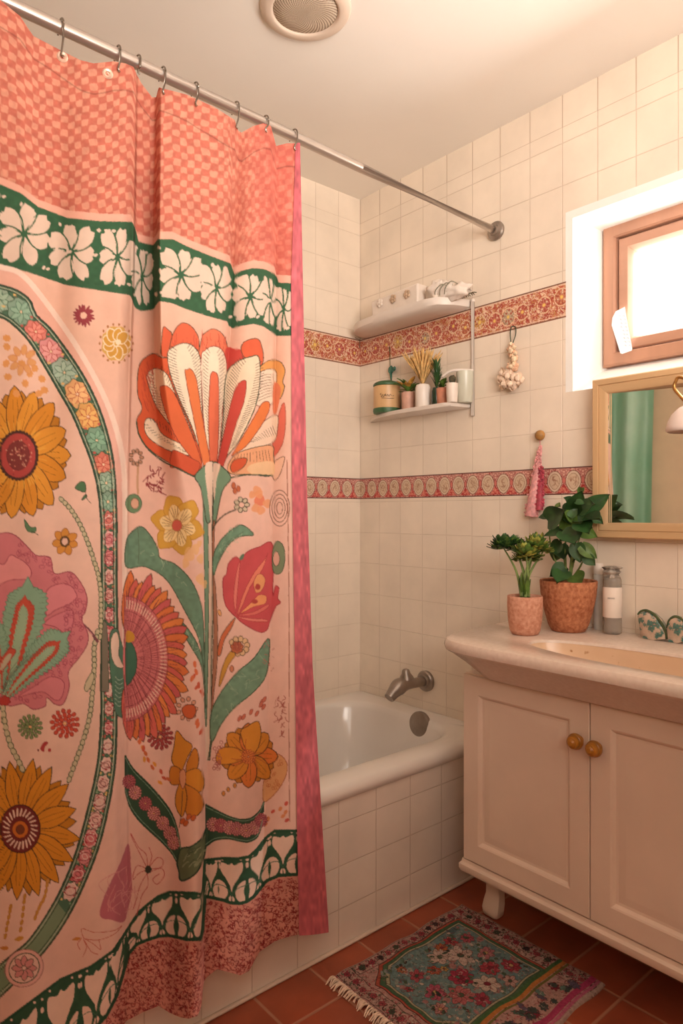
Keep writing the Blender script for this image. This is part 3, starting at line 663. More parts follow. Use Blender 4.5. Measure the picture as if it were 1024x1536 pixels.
# little rosettes
def rosette(cx, cy, r, c, c2, sx=1):
    for rr_, n, w in ((1, 14, .16), (.68, 11, .16), (.38, 7, .16)):
        for j in range(n):
            a = 2*PI*j/n+rr_; cv.ell(cx+r*rr_*math.cos(a)*sx, cy+r*rr_*math.sin(a), r*w*sx+.6, r*w*.8+.6, c, c2, .7, rot=a, n=10)
    cv.ell(cx, cy, r*.16, r*.16, (236, 180, 120), c2, .7, n=10)
rosette(97, 1085, 19, (206, 76, 58), (130, 40, 40)); rosette(45, 1090, 16, (122, 146, 94), (60, 84, 56)); rosette(240, 1105, 17, (160, 62, 62), (96, 34, 38)); 
shape(K4((240, 1490), (265, 1450), (290, 1455), (270, 1480), (262, 1510)), (176, 60, 62), None); cv.ell(74, 1125, 2.4, 2.8, (176, 60, 62)); cv.ell(57, 1125, 1.5, 2, (120, 50, 50))
# bottom-left odds: dashes, rose-coloured sail, sketched lilies
for pts in (((250, 780), (235, 860), (205, 920), (178, 990)), ((130, 860), (118, 960), (105, 1060)), ((55, 915), (40, 1000), (22, 1095))):
    L = cat(K6(*pts), 3)
    for p in L[:-1:1]: cv.ell(p[0], p[1], 2.2, 4.6, (206, 146, 62), (186, 118, 50), .6, rot=.25, n=10)
shape(K6((75, 1090), (100, 1070), (125, 1075), (105, 1095)), (206, 146, 62), None); shape(K6((0, 1130), (30, 1122), (45, 1135), (20, 1145)), (206, 130, 62), None)
cv.poly(cat(K6((676, 580), (690, 700), (694, 830), (676, 920), (652, 995), (590, 985), (530, 968), (535, 900), (575, 800), (630, 690)), 5, True), (190, 104, 116))
for q in range(16): a = random.uniform(560, 670); b = random.uniform(800, 960); curve(K6((a, b), (a+random.uniform(-50, 60), b-random.uniform(10, 80)), (a+random.uniform(-20, 90), b-random.uniform(60, 130))), (222, 150, 148), .9, 5)
LR = (190, 72, 74)
for pts in (((780, 720), (740, 640), (700, 560), (690, 530), (730, 600), (770, 640), (780, 720)), ((780, 715), (800, 650), (785, 600)), ((790, 700), (830, 655), (860, 670), (850, 705), (800, 715)), ((790, 730), (850, 712), (865, 750), (830, 795), (805, 770), (840, 740)),
            ((780, 730), (740, 800), (720, 870), (700, 930)), ((775, 740), (780, 800), (750, 850), (735, 900), (720, 960)), ((770, 720), (730, 740), (700, 770), (720, 700), (770, 712))): curve(K6(*pts), LR, 1.0)
cv.ell(222, 1304, 5, 6, (52, 60, 46), None, wob=.1)
for pts in (((440, 1080), (430, 1030), (500, 1050), (600, 1040), (640, 1015)), ((450, 1085), (520, 1090), (600, 1060), (640, 1020)), ((440, 1080), (490, 1110), (530, 1140), (520, 1090)), ((430, 1080), (410, 1110), (420, 1140)), ((440, 1090), (455, 1130), (435, 1180)), ((440, 1085), (480, 1150), (515, 1165))): curve(K6(*pts), (196, 92, 76), 1.0)
shape(K6((380, 1090), (400, 1075), (425, 1080), (410, 1092)), (206, 130, 62), None)
# the large lotus
RO, ROD, OG = (222, 96, 62), (202, 78, 58), (230, 126, 70)
def hatch(pts_c, tip, base, n, w0, c=(64, 54, 44), ln=.55, wd=.75):
    tip = np.array(tip, float); base = np.array(base, float); d = base-tip; L = np.linalg.norm(d); d /= L; nn = np.array((-d[1], d[0]))
    for i in range(n):
        t = .04+.86*i/n
        for s_ in (-1, 1):
            wdt = w0*np.interp(t, [0, .12, .35, 1], [.45, .9, 1, .25]); p = tip+d*L*t+nn*wdt*s_*(1-ln*.9)+d*2; e = tip+d*L*(t-.035)+nn*wdt*s_
            cv.line([tuple(p), tuple(e)], c, wd)
shape(K3((105, 640), (120, 580), (150, 545), (200, 520), (250, 545), (300, 560), (350, 700), (440, 900), (490, 1180), (440, 1250), (350, 1205), (250, 1150), (160, 1080), (110, 1000), (98, 920), (130, 850), (104, 760)), (218, 92, 54), DK, 1.3)
shape(K3((246, 530), (250, 430), (260, 360), (290, 380), (310, 410), (300, 530)), RO, DK)
shape(K3((300, 560), (300, 470), (312, 415), (340, 360), (380, 335), (430, 360), (468, 420), (476, 500), (480, 580)), (228, 104, 70), DK)
shape(K3((480, 580), (488, 430), (520, 388), (560, 372), (605, 395), (636, 450), (645, 560)), (236, 122, 88), DK)
shape(K3((630, 500), (680, 490), (760, 520), (720, 640), (630, 700)), (204, 72, 62), None)
shape(K3((724, 500), (745, 450), (820, 430), (850, 480), (858, 560), (830, 600), (760, 560)), RO, DK)
for q in range(26): x = random.uniform(310, 640); y = random.uniform(380, 520); curve(K3((x, y), (x+random.uniform(-6, 6), y+30), (x+random.uniform(-12, 12), y+random.uniform(40, 90))), (198, 74, 56), .8, 3)
shape(K3((830, 640), (850, 590), (900, 560), (960, 570), (988, 620), (975, 690), (985, 720), (960, 790), (900, 800), (840, 780)), (234, 160, 86), DK)
shape(K3((800, 800), (835, 640), (930, 620), (935, 720), (930, 800), (860, 840)), (248, 222, 196), (120, 80, 60)); 
for q in range(9): curve(K3((830, 660+q*18), (880, 645+q*17), (925, 650+q*15)), (110, 84, 66), .8, 3)
shape(K3((920, 700), (960, 720), (955, 800), (935, 880), (915, 860)), (226, 124, 84), None); shape(K3((985, 820), (992, 900), (985, 1010), (960, 1090), (915, 1140), (915, 1060), (940, 930), (965, 840)), (222, 104, 84), (170, 80, 60))
shape(K3((985, 1140), (960, 1240), (930, 1280), (913, 1255), (915, 1180)), (240, 190, 160), (120, 80, 60)); 
shape(K3((700, 1120), (780, 1040), (860, 930), (940, 890), (945, 960), (920, 1050), (800, 1090)), (244, 214, 186), (120, 84, 64))
for q in range(12): curve(K3((770+q*13, 1050-q*9), (800+q*12, 1050-q*4)), (110, 84, 66), .7, 2)
shape(K3((660, 1240), (650, 1180), (720, 1110), (900, 1070), (920, 1130), (910, 1250), (780, 1245)), (238, 170, 124), DK)
for q in range(12): curve(K3((690+q*18, 1130-q*3), (680+q*20, 1170)), (110, 70, 56), .7, 2)
shape(K3((760, 1215), (800, 1180), (915, 1170), (915, 1250), (800, 1245)), (240, 196, 150), None); shape(K3((660, 1200), (690, 1155), (760, 1150), (740, 1200), (680, 1235)), (212, 88, 52), DK)
CR1 = (248, 226, 194)
shape(K3((163, 690), (168, 635), (215, 610), (280, 645), (330, 760), (390, 890), (440, 1020), (468, 1130), (450, 1150), (350, 1010), (225, 850)), CR1, DK); hatch(None, K3((205, 615))[0], K3((450, 1140))[0], 26, 20)
shape(K3((145, 970), (152, 920), (175, 908), (210, 930), (260, 1010), (400, 1080), (452, 1135), (300, 1105), (180, 1035)), CR1, DK); hatch(None, K3((160, 925))[0], K3((440, 1130))[0], 14, 11)
shape(K3((283, 520), (320, 480), (380, 458), (440, 478), (482, 560), (490, 800), (500, 1000), (500, 1150), (470, 1080), (430, 960), (350, 780), (300, 640)), (250, 232, 204), DK, 1.2); hatch(None, K3((365, 462))[0], K3((492, 1120))[0], 34, 26)
shape(K3((484, 560), (510, 500), (560, 476), (612, 500), (638, 580), (632, 700), (610, 900), (585, 1165), (535, 1165), (500, 900)), (250, 232, 204), (150, 60, 50), 1.2); hatch(None, K3((560, 480))[0], K3((560, 1150))[0], 28, 18, (100, 70, 56))
shape(K3((636, 650), (700, 572), (780, 540), (832, 545), (836, 700), (806, 850), (720, 1030), (650, 1125), (600, 1170), (618, 900)), (246, 222, 190), (60, 76, 56), 1.6); hatch(None, K3((790, 548))[0], K3((620, 1150))[0], 34, 26)
def tongue(*p, c=RO): shape(K3(*p), c, (130, 50, 40), 1.0)
tongue((238, 740), (250, 715), (285, 718), (330, 770), (400, 930), (470, 1110), (490, 1200), (440, 1160), (340, 1030), (270, 870), c=(226, 106, 62))
tongue((390, 650), (402, 618), (425, 615), (458, 680), (492, 900), (540, 1180), (500, 1190), (450, 960), c=(232, 124, 70))
tongue((538, 690), (545, 640), (562, 630), (588, 670), (592, 900), (580, 1170), (540, 1170), (530, 900), c=(228, 110, 76))
tongue((680, 760), (710, 700), (745, 680), (757, 705), (742, 810), (690, 960), (620, 1190), (585, 1185), (630, 960), c=(204, 74, 62))
tongue((815, 880), (850, 820), (885, 808), (898, 840), (860, 930), (760, 1070), (690, 1120), (670, 1130), (740, 1010), c=(230, 122, 62))
tongue((300, 1200), (310, 1110), (340, 1105), (430, 1150), (480, 1185), (440, 1250), (350, 1205), c=(216, 88, 56))
for q in range(40):
    x = random.uniform(120, 200); y = random.uniform(560, 820); curve(K3((x, y), (x+8, y+30), (x+random.uniform(4, 24), y+60)), (186, 70, 48), .7, 3)
curve(K3((100, 930), (112, 1005), (165, 1090), (255, 1165), (355, 1215), (450, 1262)), (60, 78, 56), 2.4); curve(K3((655, 1268), (760, 1248), (915, 1253)), (60, 78, 56), 2.2)
SG = (112, 152, 122)
# stem and cup
cv.poly(cat(K5((495, -140), (535, -170), (560, 0), (562, 300), (560, 700), (556, 1050), (548, 1300), (530, 1540), (515, 1540), (508, 1300), (505, 1000), (506, 600), (500, 200)), 6, True), (243, 214, 192), None)
cv.poly(cat(K5((496, -100), (520, 0), (528, 300), (530, 700), (524, 1100), (516, 1360), (505, 1200), (508, 800), (505, 400)), 6, True), SG, (66, 92, 70), 1.1)
curve(K5((556, -160), (552, 200), (556, 600), (548, 1000), (545, 1400), (525, 1560)), (84, 90, 68), 1.6)
shape(K3((448, 1262), (480, 1215), (545, 1168), (556, 1190), (552, 1350), (548, 1500), (520, 1536), (500, 1420), (480, 1320)), SG, DK, 1.4, 4)
shape(K3((508, 1200), (545, 1170), (556, 1200), (552, 1400), (545, 1536), (528, 1400)), (244, 216, 192), None)
shape(K3((556, 1180), (600, 1190), (664, 1265), (610, 1350), (572, 1536), (556, 1536), (560, 1350)), SG, DK, 1.4, 4)
shape(K3((556, 1190), (585, 1180), (600, 1195), (578, 1280), (565, 1400), (556, 1300)), (240, 208, 184), None)
cv.poly(cat(K5((566, 130), (560, 400), (575, 560), (584, 800), (580, 1000), (560, 1180), (548, 1400), (538, 1400), (552, 1100), (560, 800), (556, 500), (552, 200)), 5, True), (176, 116, 88), (92, 66, 52), 1)
curve(K5((552, 180), (580, 130), (630, 85), (690, 58)), (60, 62, 46), 2)
# leaves
def leaf(pts, vein, c=SG, out=(62, 84, 62)):
    shape(pts, c, out, 1.5, 6)
    k = cv.mask(cat(pts, 6, True))
    if k is not None:
        (a, b), m = k; nz = n2(cv.U[b][None]*1.0, cv.V[a][:, None]*1.0, 5, 21); sub = cv.a[a, b]; lum = (.93+.16*nz)[..., None]; sub[m] = (sub*lum)[m]
        P = np.array(pts)
        for q in range(14):
            i = random.randrange(len(P)); j = random.randrange(len(P)); p = P[i]*.5+P[j]*.5+np.random.default_rng(q).normal(0, 4, 2); iu, iv = int((p[0]-cv.u0)*2), int((p[1]-cv.v0)*2)
            if 0 <= iu < cv.w and 0 <= iv < cv.h and abs(cv.a[iv, iu]-np.array(c)).sum() < 60: curve([tuple(p), (p[0]+random.uniform(-6, 6), p[1]+random.uniform(-6, 6)), (p[0]+random.uniform(-9, 9), p[1]+random.uniform(3, 10))], (160, 190, 158), .8, 3, .7)
    if vein: curve(vein, (80, 108, 84), 1.0)
LG = (98, 138, 112)
leaf(K5((36, 250), (70, 190), (125, 158), (180, 210), (225, 290), (242, 350), (330, 385), (430, 490), (490, 650), (502, 850), (505, 1010), (470, 830), (385, 660), (280, 480), (150, 400), (36, 400)), K5((105, 170), (112, 280), (108, 380)), LG)
leaf(K5((360, 728), (405, 770), (465, 870), (500, 1000), (512, 1250), (490, 1010), (425, 880), (375, 800)), None, LG)
leaf(K5((560, 450), (558, 340), (600, 245), (675, 172), (735, 150), (800, 208), (720, 218), (650, 268), (590, 370)), K5((590, 350), (650, 250), (740, 190)), (104, 146, 118))
leaf(K5((888, 830), (892, 940), (870, 1060), (800, 1150), (680, 1250), (605, 1345), (548, 1450), (543, 1290), (600, 1160), (700, 1035), (800, 950)), None, (108, 148, 120))
curve(K5((548, 1450), (540, 1500), (535, 1560)), (62, 84, 62), 2.2)
# half gerbera beside the fold
GX, GY = 186, 988
for j in range(30):
    a = -PI/2+.10+j*(PI-.2)/29; rj = random.uniform(.92, 1.05)
    cc = [(222, 116, 62), (214, 98, 84), (228, 130, 66), (206, 92, 90)][j % 4]
    cv.petal(GX, GY, a, 40, 134*rj*(1 if abs(a) < 1.2 else .98), 13, cc, (84, 56, 40), .74, 1.2, .9, False, 1, (150, 60, 50))
t = np.linspace(-PI/2+.03, PI/2-.03, 30)
cv.poly([(GX+66*math.cos(a)*.98, GY+94*math.sin(a)) for a in t]+[(GX-2, GY)], (206, 112, 112), None)
for rr_ in (94, 84, 72, 58, 42): cv.line([(GX+rr_*.70*math.cos(a), GY+rr_*math.sin(a)) for a in t], (130, 58, 64), .9)
for j in range(60):
    a = -PI/2+j*PI/59; r0 = random.choice([24, 34, 44]); cv.line([(GX+r0*.7*math.cos(a), GY+r0*math.sin(a)), (GX+(92+random.uniform(0, 26))*.72*math.cos(a), GY+(92+random.uniform(0, 26))*math.sin(a))], (128, 56, 60), .8)
for j in range(46): a = -1.5+j*3.0/45; cv.line([(GX+76*.72*math.cos(a), GY+76*math.sin(a)), (GX+88*.72*math.cos(a), GY+88*math.sin(a))], (240, 196, 172), 1.5)
shape(K5((36, 850), (70, 860), (95, 920), (98, 1000), (80, 1060), (36, 1100)), (58, 106, 84), (40, 70, 54)); shape(K5((36, 790), (60, 785), (85, 810), (80, 845), (36, 850)), (206, 146, 50), None)
# tulip
CRM = (202, 78, 82)
shape(K5((915, 268), (830, 282), (765, 308), (722, 352), (690, 340), (650, 380), (638, 440), (616, 475), (620, 580), (640, 645), (692, 700), (740, 742), (830, 790), (878, 780), (900, 720), (932, 640), (962, 615), (945, 588), (952, 530), (930, 515), (915, 560)), CRM, (160, 50, 60), 1.3)
for pts, c in ((((700, 690), (740, 560), (800, 440), (870, 350), (885, 320), (850, 420), (780, 520), (730, 640)), (232, 128, 104)), (((800, 500), (820, 450), (850, 445), (870, 480), (850, 540), (815, 555)), (236, 160, 104)), (((720, 680), (790, 610), (830, 570), (875, 575), (870, 620), (800, 640)), (238, 154, 100)),
               (((700, 690), (800, 670), (885, 625), (880, 650), (800, 690)), (222, 110, 100)), (((690, 680), (680, 560), (700, 420), (720, 360), (712, 450), (700, 580)), (226, 124, 112)), (((700, 700), (790, 710), (870, 715), (880, 730), (780, 725)), (230, 130, 116))):
    cv.poly(cat(K5(*pts), 5, True), c, (170, 56, 62), .8)
cv.ell(*K5((825, 520))[0], 4, 4.5, (180, 66, 60)); cv.ell(*K5((806, 608))[0], 5, 3.4, (180, 66, 60)); shape(K5((715, 345), (740, 320), (740, 345), (722, 362)), (90, 120, 94), None)
cv.poly(cat(K5((690, 705), (640, 760), (600, 830), (582, 920), (600, 930), (625, 840), (665, 770)), 5, True), (214, 110, 70), DK, 1)
cv.poly(cat(K5((680, 905), (650, 920), (610, 1010), (592, 1115), (610, 1090), (650, 990), (690, 930)), 5, True), (206, 148, 60), (120, 84, 50), 1)
for j in range(8): a = -2.6+j*.62; cv.ell(358+9.5*math.cos(a)*1.3, 969+11*math.sin(a), 4, 4.6, (228, 186, 140), (90, 74, 46), 1.1, n=12)
cv.ell(355, 971, 9, 9, (196, 108, 70), (96, 60, 44), 1.2, wob=.1); rosette(355, 970, 5, (214, 120, 84), (130, 56, 50))
cv.ell(329, 919, 2.5, 5, (232, 170, 110), (130, 84, 60), .9, rot=-.3); cv.ell(347, 1003, 3, 5, (206, 126, 90), (110, 70, 56), .9)
# yellow blossom and its neighbours
for j in range(6):
    a = j*PI/3+.25; L = 42; cx, cy = 266+math.cos(a)*19, 787+math.sin(a)*24
    cv.ell(cx, cy, 21, 15, (216, 164, 64), (190, 134, 44), 1.2, rot=math.atan2(math.sin(a)*24, math.cos(a)*19), wob=.06, k=5)
for j in range(6):
    a = j*PI/3+.25; cv.petal(266, 788, a, 5, 33, 11, (246, 214, 150), (196, 140, 60), .86, .8)
    for q in (-.28, -.1, .1, .28): cv.line([(266+8*math.cos(a+q)*.86, 788+8*math.sin(a+q)), (266+28*math.cos(a+q)*.86, 788+29*math.sin(a+q))], (140, 100, 56), .8)
cv.ell(265, 788, 7.5, 8.5, (212, 94, 78), (176, 110, 60), 1)
for x, y, r in ((283, 832, 9), (293, 823, 7), (300, 838, 6), (278, 845, 6), (300, 868, 7), (306, 876, 5), (299, 815, 4)): cv.ell(x, y, r*.85, r*1.2, (240, 186, 124), None, wob=.12, k=3, al=.75)
cv.ell(200, 755, 12, 14, (104, 142, 104), (70, 100, 74), 1.2); cv.ell(202, 755, 6, 8, (228, 176, 148), (120, 90, 70), 1)
curve(K3((108, 1180), (104, 1280), (106, 1360)), (206, 160, 124), 3); 
for j in range(9): a = j*.7; cv.ell(204+8*math.cos(a), 686+10*math.sin(a), 3.2, 2.6, (190, 140, 112), (92, 74, 54), 1.1, rot=a, n=10)
for j in range(26): a = random.uniform(0, 2*PI); r = random.uniform(1, 1); x, y = 231+random.uniform(-13, 13), 722+random.uniform(-18, 20); curve([(x, y), (x+random.uniform(-6, 6), y+random.uniform(-5, 5)), (x+random.uniform(-8, 8), y+random.uniform(-8, 8))], (140, 52, 56), 1.5, 4)
for j in range(7): a = j*.9; cv.ell(362+8*math.cos(a), 757+8*math.sin(a), 4, 3.4, (206, 190, 160), (66, 62, 48), 1.2, rot=a, n=10)
for x, y, r in ((385, 735, 6), (378, 742, 5), (389, 750, 8), (400, 755, 6), (383, 762, 6), (388, 741, 6), (391, 765, 6)): cv.ell(x, y, r, r*1.1, (238, 160, 110) if r != 8 else (232, 120, 84), None, wob=.1, k=3, al=.85)
for x, y in ((350, 728), (357, 733), (352, 736)): cv.ell(x, y, 3, 5, (196, 104, 66), (130, 60, 50), .8, n=10)
# fragments printed on the narrow fourth panel
for j in range(4): cv.ell(419, 762, 15-3.5*j, 27-6*j, None, (110, 76, 58), 1.1)
shape([(414, 812), (424, 818), (427, 838), (422, 858), (410, 858), (408, 830)], (120, 140, 106), (60, 78, 58)); cv.ell(414, 838, 5, 11, (226, 176, 156), (80, 90, 70), 1)
for q in range(26): x, y = 421+random.uniform(-8, 8), 1068+random.uniform(-32, 32); curve([(x, y), (x+random.uniform(-4, 4), y+4), (x+random.uniform(-6, 6), y+7)], (176, 96, 84), 1.1, 3)
for q in range(14): x, y = 402+random.uniform(-6, 6), 985+random.uniform(-24, 30); curve([(x, y), (x+random.uniform(-5, 5), y+random.uniform(-5, 5))], (178, 104, 100), .9, 3)
shape(K7((690, 165), (740, 160), (775, 200), (770, 260), (730, 330), (670, 380), (665, 300)), (228, 166, 110), (176, 96, 60)); 
for q in range(24): x, y = 410+random.uniform(-12, 14), 1160+random.uniform(-24, 26); cv.ell(x, y, 2.6, 1.8, None, (196, 112, 66), .8, rot=random.random()*3, n=8)
curve([(430, 690), (433, 900), (433, 1100), (434, 1232)], (168, 110, 92), 1.4); curve([(441, 520), (441, 760), (445, 1000), (447, 1240)], (206, 132, 116), 1)
for x, y in ((409, 1217), (420, 1213), (428, 1218), (430, 1230), (424, 1224), (398, 1236), (402, 1228), (429, 1205)): cv.ell(x, y, 2.6, 4, random.choice([(206, 86, 72), (226, 140, 90)]), None, rot=random.random(), n=10)
# orange blossoms low down
daisy(372, 1133, 8, 44, 48, 14, (218, 136, 44), (74, 48, 28), None, None, cr_=(8, 9), c2=(224, 120, 50))
for pts in (((560, 60), (590, 30), (640, 5), (655, 60), (640, 130), (600, 165)), ((445, 170), (470, 130), (540, 130), (590, 170), (530, 200), (460, 205))): shape(K7(*pts), (222, 142, 46), (84, 54, 30), 1.2)
for j in range(22): a = random.uniform(0, 2*PI); r = random.uniform(3, 30); curve([(372, 1135), (372+r*.5*math.cos(a), 1135+r*.5*math.sin(a)), (372+r*math.cos(a+.2), 1135+r*math.sin(a+.2))], (176, 86, 40), .9, 4)
rosette(372, 1135, 9, (228, 128, 60), (150, 70, 40))
for pts in (((262, 50), (250, 120), (240, 190), (280, 240), (310, 180), (335, 120), (300, 90)), ((310, 200), (345, 130), (365, 170), (355, 230), (310, 240)), ((300, 250), (360, 225), (390, 270), (380, 330), (320, 320)), ((300, 300), (370, 340), (388, 400), (350, 450), (310, 440), (290, 360)), ((290, 280), (310, 360), (290, 450), (258, 400), (262, 330)), ((280, 230), (240, 215), (228, 260), (240, 300), (285, 290))):
    shape(K7(*pts), random.choice([(214, 136, 40), (206, 124, 38)]), (74, 50, 28), 1.2)
shape(K7((278, 240), (300, 232), (305, 280), (292, 320), (278, 290)), (226, 156, 110), (120, 60, 40)); curve(K7((290, 330), (285, 420), (275, 500)), DK, 1)
for x, y in ((290, 470), (305, 480), (340, 455), (318, 450)): cv.ell(*K7((x, y))[0], 3.4, 5, (206, 100, 50), (120, 60, 44), .8, rot=.5, n=10)
for x, y in ((90, 95), (105, 130), (118, 155), (130, 185), (150, 220), (190, 240), (205, 270), (225, 275), (185, 290), (112, 182), (160, 205)): cv.ell(*K7((x, y))[0], 2.4, 4.6, random.choice([(206, 104, 60), (226, 150, 60), (196, 84, 64)]), None, rot=random.uniform(-1, 1), n=10)
for x, y in ((448, 985), (440, 1060), (455, 1030), (430, 1070), (470, 1110), (462, 1120), (490, 1155), (460, 1330), (465, 1350), (485, 1390), (118, 1445), (140, 1490), (430, 1240)): cv.ell(*K5((x, y))[0], 2.6, 5.5, random.choice([(222, 112, 70), (206, 90, 64)]), None, rot=random.uniform(-.8, .8), n=10)
for j in range(9): a = j*.7; cv.ell(280+13*math.cos(a), 1063+15*math.sin(a), 3.6, 3, (228, 160, 130), (90, 66, 50), 1, rot=a, n=10)
shape(K5((370, 1260), (390, 1230), (440, 1230), (455, 1270), (430, 1310), (390, 1300)), (210, 96, 54), (90, 50, 40))
for x, y in ((715, 1310), (740, 1300), (785, 1270), (850, 1210), (860, 1240), (820, 1280), (845, 1225), (865, 1195)): cv.ell(*K5((x, y))[0], 2.4, 5, (206, 110, 86), (150, 70, 60), .7, rot=.5, n=10)
for j in range(16): cv.ell(326+random.uniform(-6, 6), 1125+random.uniform(-14, 30), 2.6, 2.6, None, (170, 90, 84), .9, n=9)
for x, y in ((335, 1190), (342, 1184), (352, 1178)): cv.ell(x, y, 2.6, 3.6, (206, 130, 60), DK, .8, n=10)
# scalloped ribbon between the panels
def ribbon(o, i, fl=True):
    o, i = resamp(o, 40), resamp(i, 40)
    cv.poly(list(o)+list(i)[::-1], (40, 76, 56), (30, 62, 46), 2)
    m = (o+i)/2
    for q in range(4, len(m)-3, 5): rosette(m[q][0]+random.uniform(-2, 2), m[q][1]+random.uniform(-2, 2), 9, random.choice([(206, 130, 128), (222, 150, 140), (190, 100, 104)]), (110, 48, 60), .9)
    for L, d in ((o, .2), (i, .2)): cv.line(L*(1-.12)+m*.12, (120, 158, 128), 1)
ribbon(cat(K7((24, 165), (60, 225), (120, 285), (180, 350), (235, 425), (265, 505), (282, 600)), 6), cat(K7((24, 330), (45, 405), (85, 465), (130, 510), (195, 570), (240, 620), (265, 665)), 6))
shape(K7((282, 600), (330, 588), (380, 550), (402, 500), (398, 590), (385, 650), (350, 715), (285, 748), (272, 700), (265, 662)), (92, 110, 78), (30, 62, 46), 2.4)
for q in range(20): x = random.uniform(285, 385); y = random.uniform(610, 690); curve(K7((x, y), (x+16, y-20), (x+30, y-26)), random.choice([(150, 160, 120), (60, 84, 60)]), 1.2, 3)
ribbon(cat(K7((398, 392), (440, 415), (500, 445), (560, 462), (610, 455), (650, 420), (668, 380)), 6), cat(K7((398, 590), (440, 560), (500, 552), (560, 564), (600, 566), (640, 540), (662, 470)), 6))

# ---- cloth mesh
CURT = paint_mat('printed curtain cotton', .85, .25, 1400, .15, .10, .05)
cur = thing('shower_curtain', (-1.15, -.70, .08), 'coral and pink floral printed shower curtain hanging from the steel rod', 'shower curtain')
NR, NC = 1180, 470
s = np.linspace(0, 1, NC)[None]; v = np.linspace(0, 1, NR)[:, None]; Vn = 120+v*1320
U = -200+(e5(Vn)+200)*np.where(s < .16, s/.16*.32, .32+(s-.16)/.84*.68)
T = np.interp(U, TU, TV); Bt = np.interp(U, HU, HV); V = T+(Bt-T)*v
P = curtain_pos(U, V)
cv.a = cv.a*.87+np.array((214, 152, 136), np.float32)*.10
grid_obj('printed_panel', P, cv.sample(U, V), CURT, cur)
# pink edging along the free edge
s = np.linspace(0, 1, 26)[None]; v = np.linspace(0, 1, 500)[:, None]; Vn = 213+v*1190
U = e5(Vn)-1.2+(e6(Vn)-e5(Vn)+1.2)*s; T = np.interp(U, TU, TV)+.5; Bt = np.interp(U, HU, HV)+1; V = T+(Bt-T)*v
Pk = curtain_pos(U, V); Pk[..., 1] -= .002+.004*np.sin(s*PI)
cl = np.array((214, 112, 120))*(.9+.2*n2(U*3, V, 9, 12))[..., None]*(1-.12*(n2(U, V*.2, 3, 14)))[..., None]
sd = tag(grid_obj('edging', Pk, lin(np.clip(cl, 0, 255)), CURT, cur), 'plain rose pink edging strip')
# hooks and eyelets
HOOK = mat('bright wire hook', (150, 140, 130), .22, .05, 30, metal=1)
EYE = mat('pearly eyelet', (226, 190, 168), .25, .12, 90, coat=.4, metal=.3)
hk = [(91, 68, 84, 'first steel curtain hook, over the clear round eyelet at far left'), (176, 92, 107, 'steel curtain hook just right of the widest fold, second from far left'), (206, 98, 110, 'thin steel curtain hook at the dip between the two big folds'), (243, 128, 140, 'steel curtain hook at the left end of the second fold'),
      (292, 146, 158, 'steel curtain hook over the middle of the second fold'), (353, 180, 192, 'steel curtain hook ending in a small clasp at right end of second fold'), (397, 187, 197, 'steel curtain hook over the narrow third fold'), (440, 214, 224, 'last steel curtain hook, beside the pink edging')]
for px, vt, ve, lb in hk:
    p = wy(px, 0, -.669); top = rodp(p.x); pe = curtain_pos(np.array([[float(px)]]), np.array([[float(ve)]]))[0, 0]; pe = Vector(pe)
    bm = B(); R_ = .0165
    pts = [top+Vector((0, R_*math.cos(a), R_*math.sin(a))) for a in np.linspace(-.55*PI+PI*1.05, -.05*PI-.3, 12)]
    pts = [top+Vector((.0, R_*math.sin(a), R_*math.cos(a))) for a in np.linspace(1.9, -1.7, 14)]
    fr = pe+Vector((0, -.0045, .0)); pts += [pts[-1]*.5+fr*.5+Vector((0, -.004, 0)), fr+Vector((0, -.001, .006)), fr, fr+Vector((.003, -.001, -.003))]
    tube(bm, cat([tuple(q) for q in pts], 4), .0019, 8)
    tag(obj('curtain_hook', bm, HOOK), lb, 'curtain hook', 'steel hooks on the shower rod')
for px, ve in ((93, 86), (161, 111)):
    pe = Vector(curtain_pos(np.array([[float(px)]]), np.array([[float(ve)]]))[0, 0])
    bm = B(); lathe(bm, pe+Vector((.001, .002, 0)), [(.004, .000), (.0095, .001), (.0105, .004), (.008, .006), (.0045, .005), (.004, .002)], 20, (-.25, -1, 0)); obj('eyelet', bm, EYE, cur)

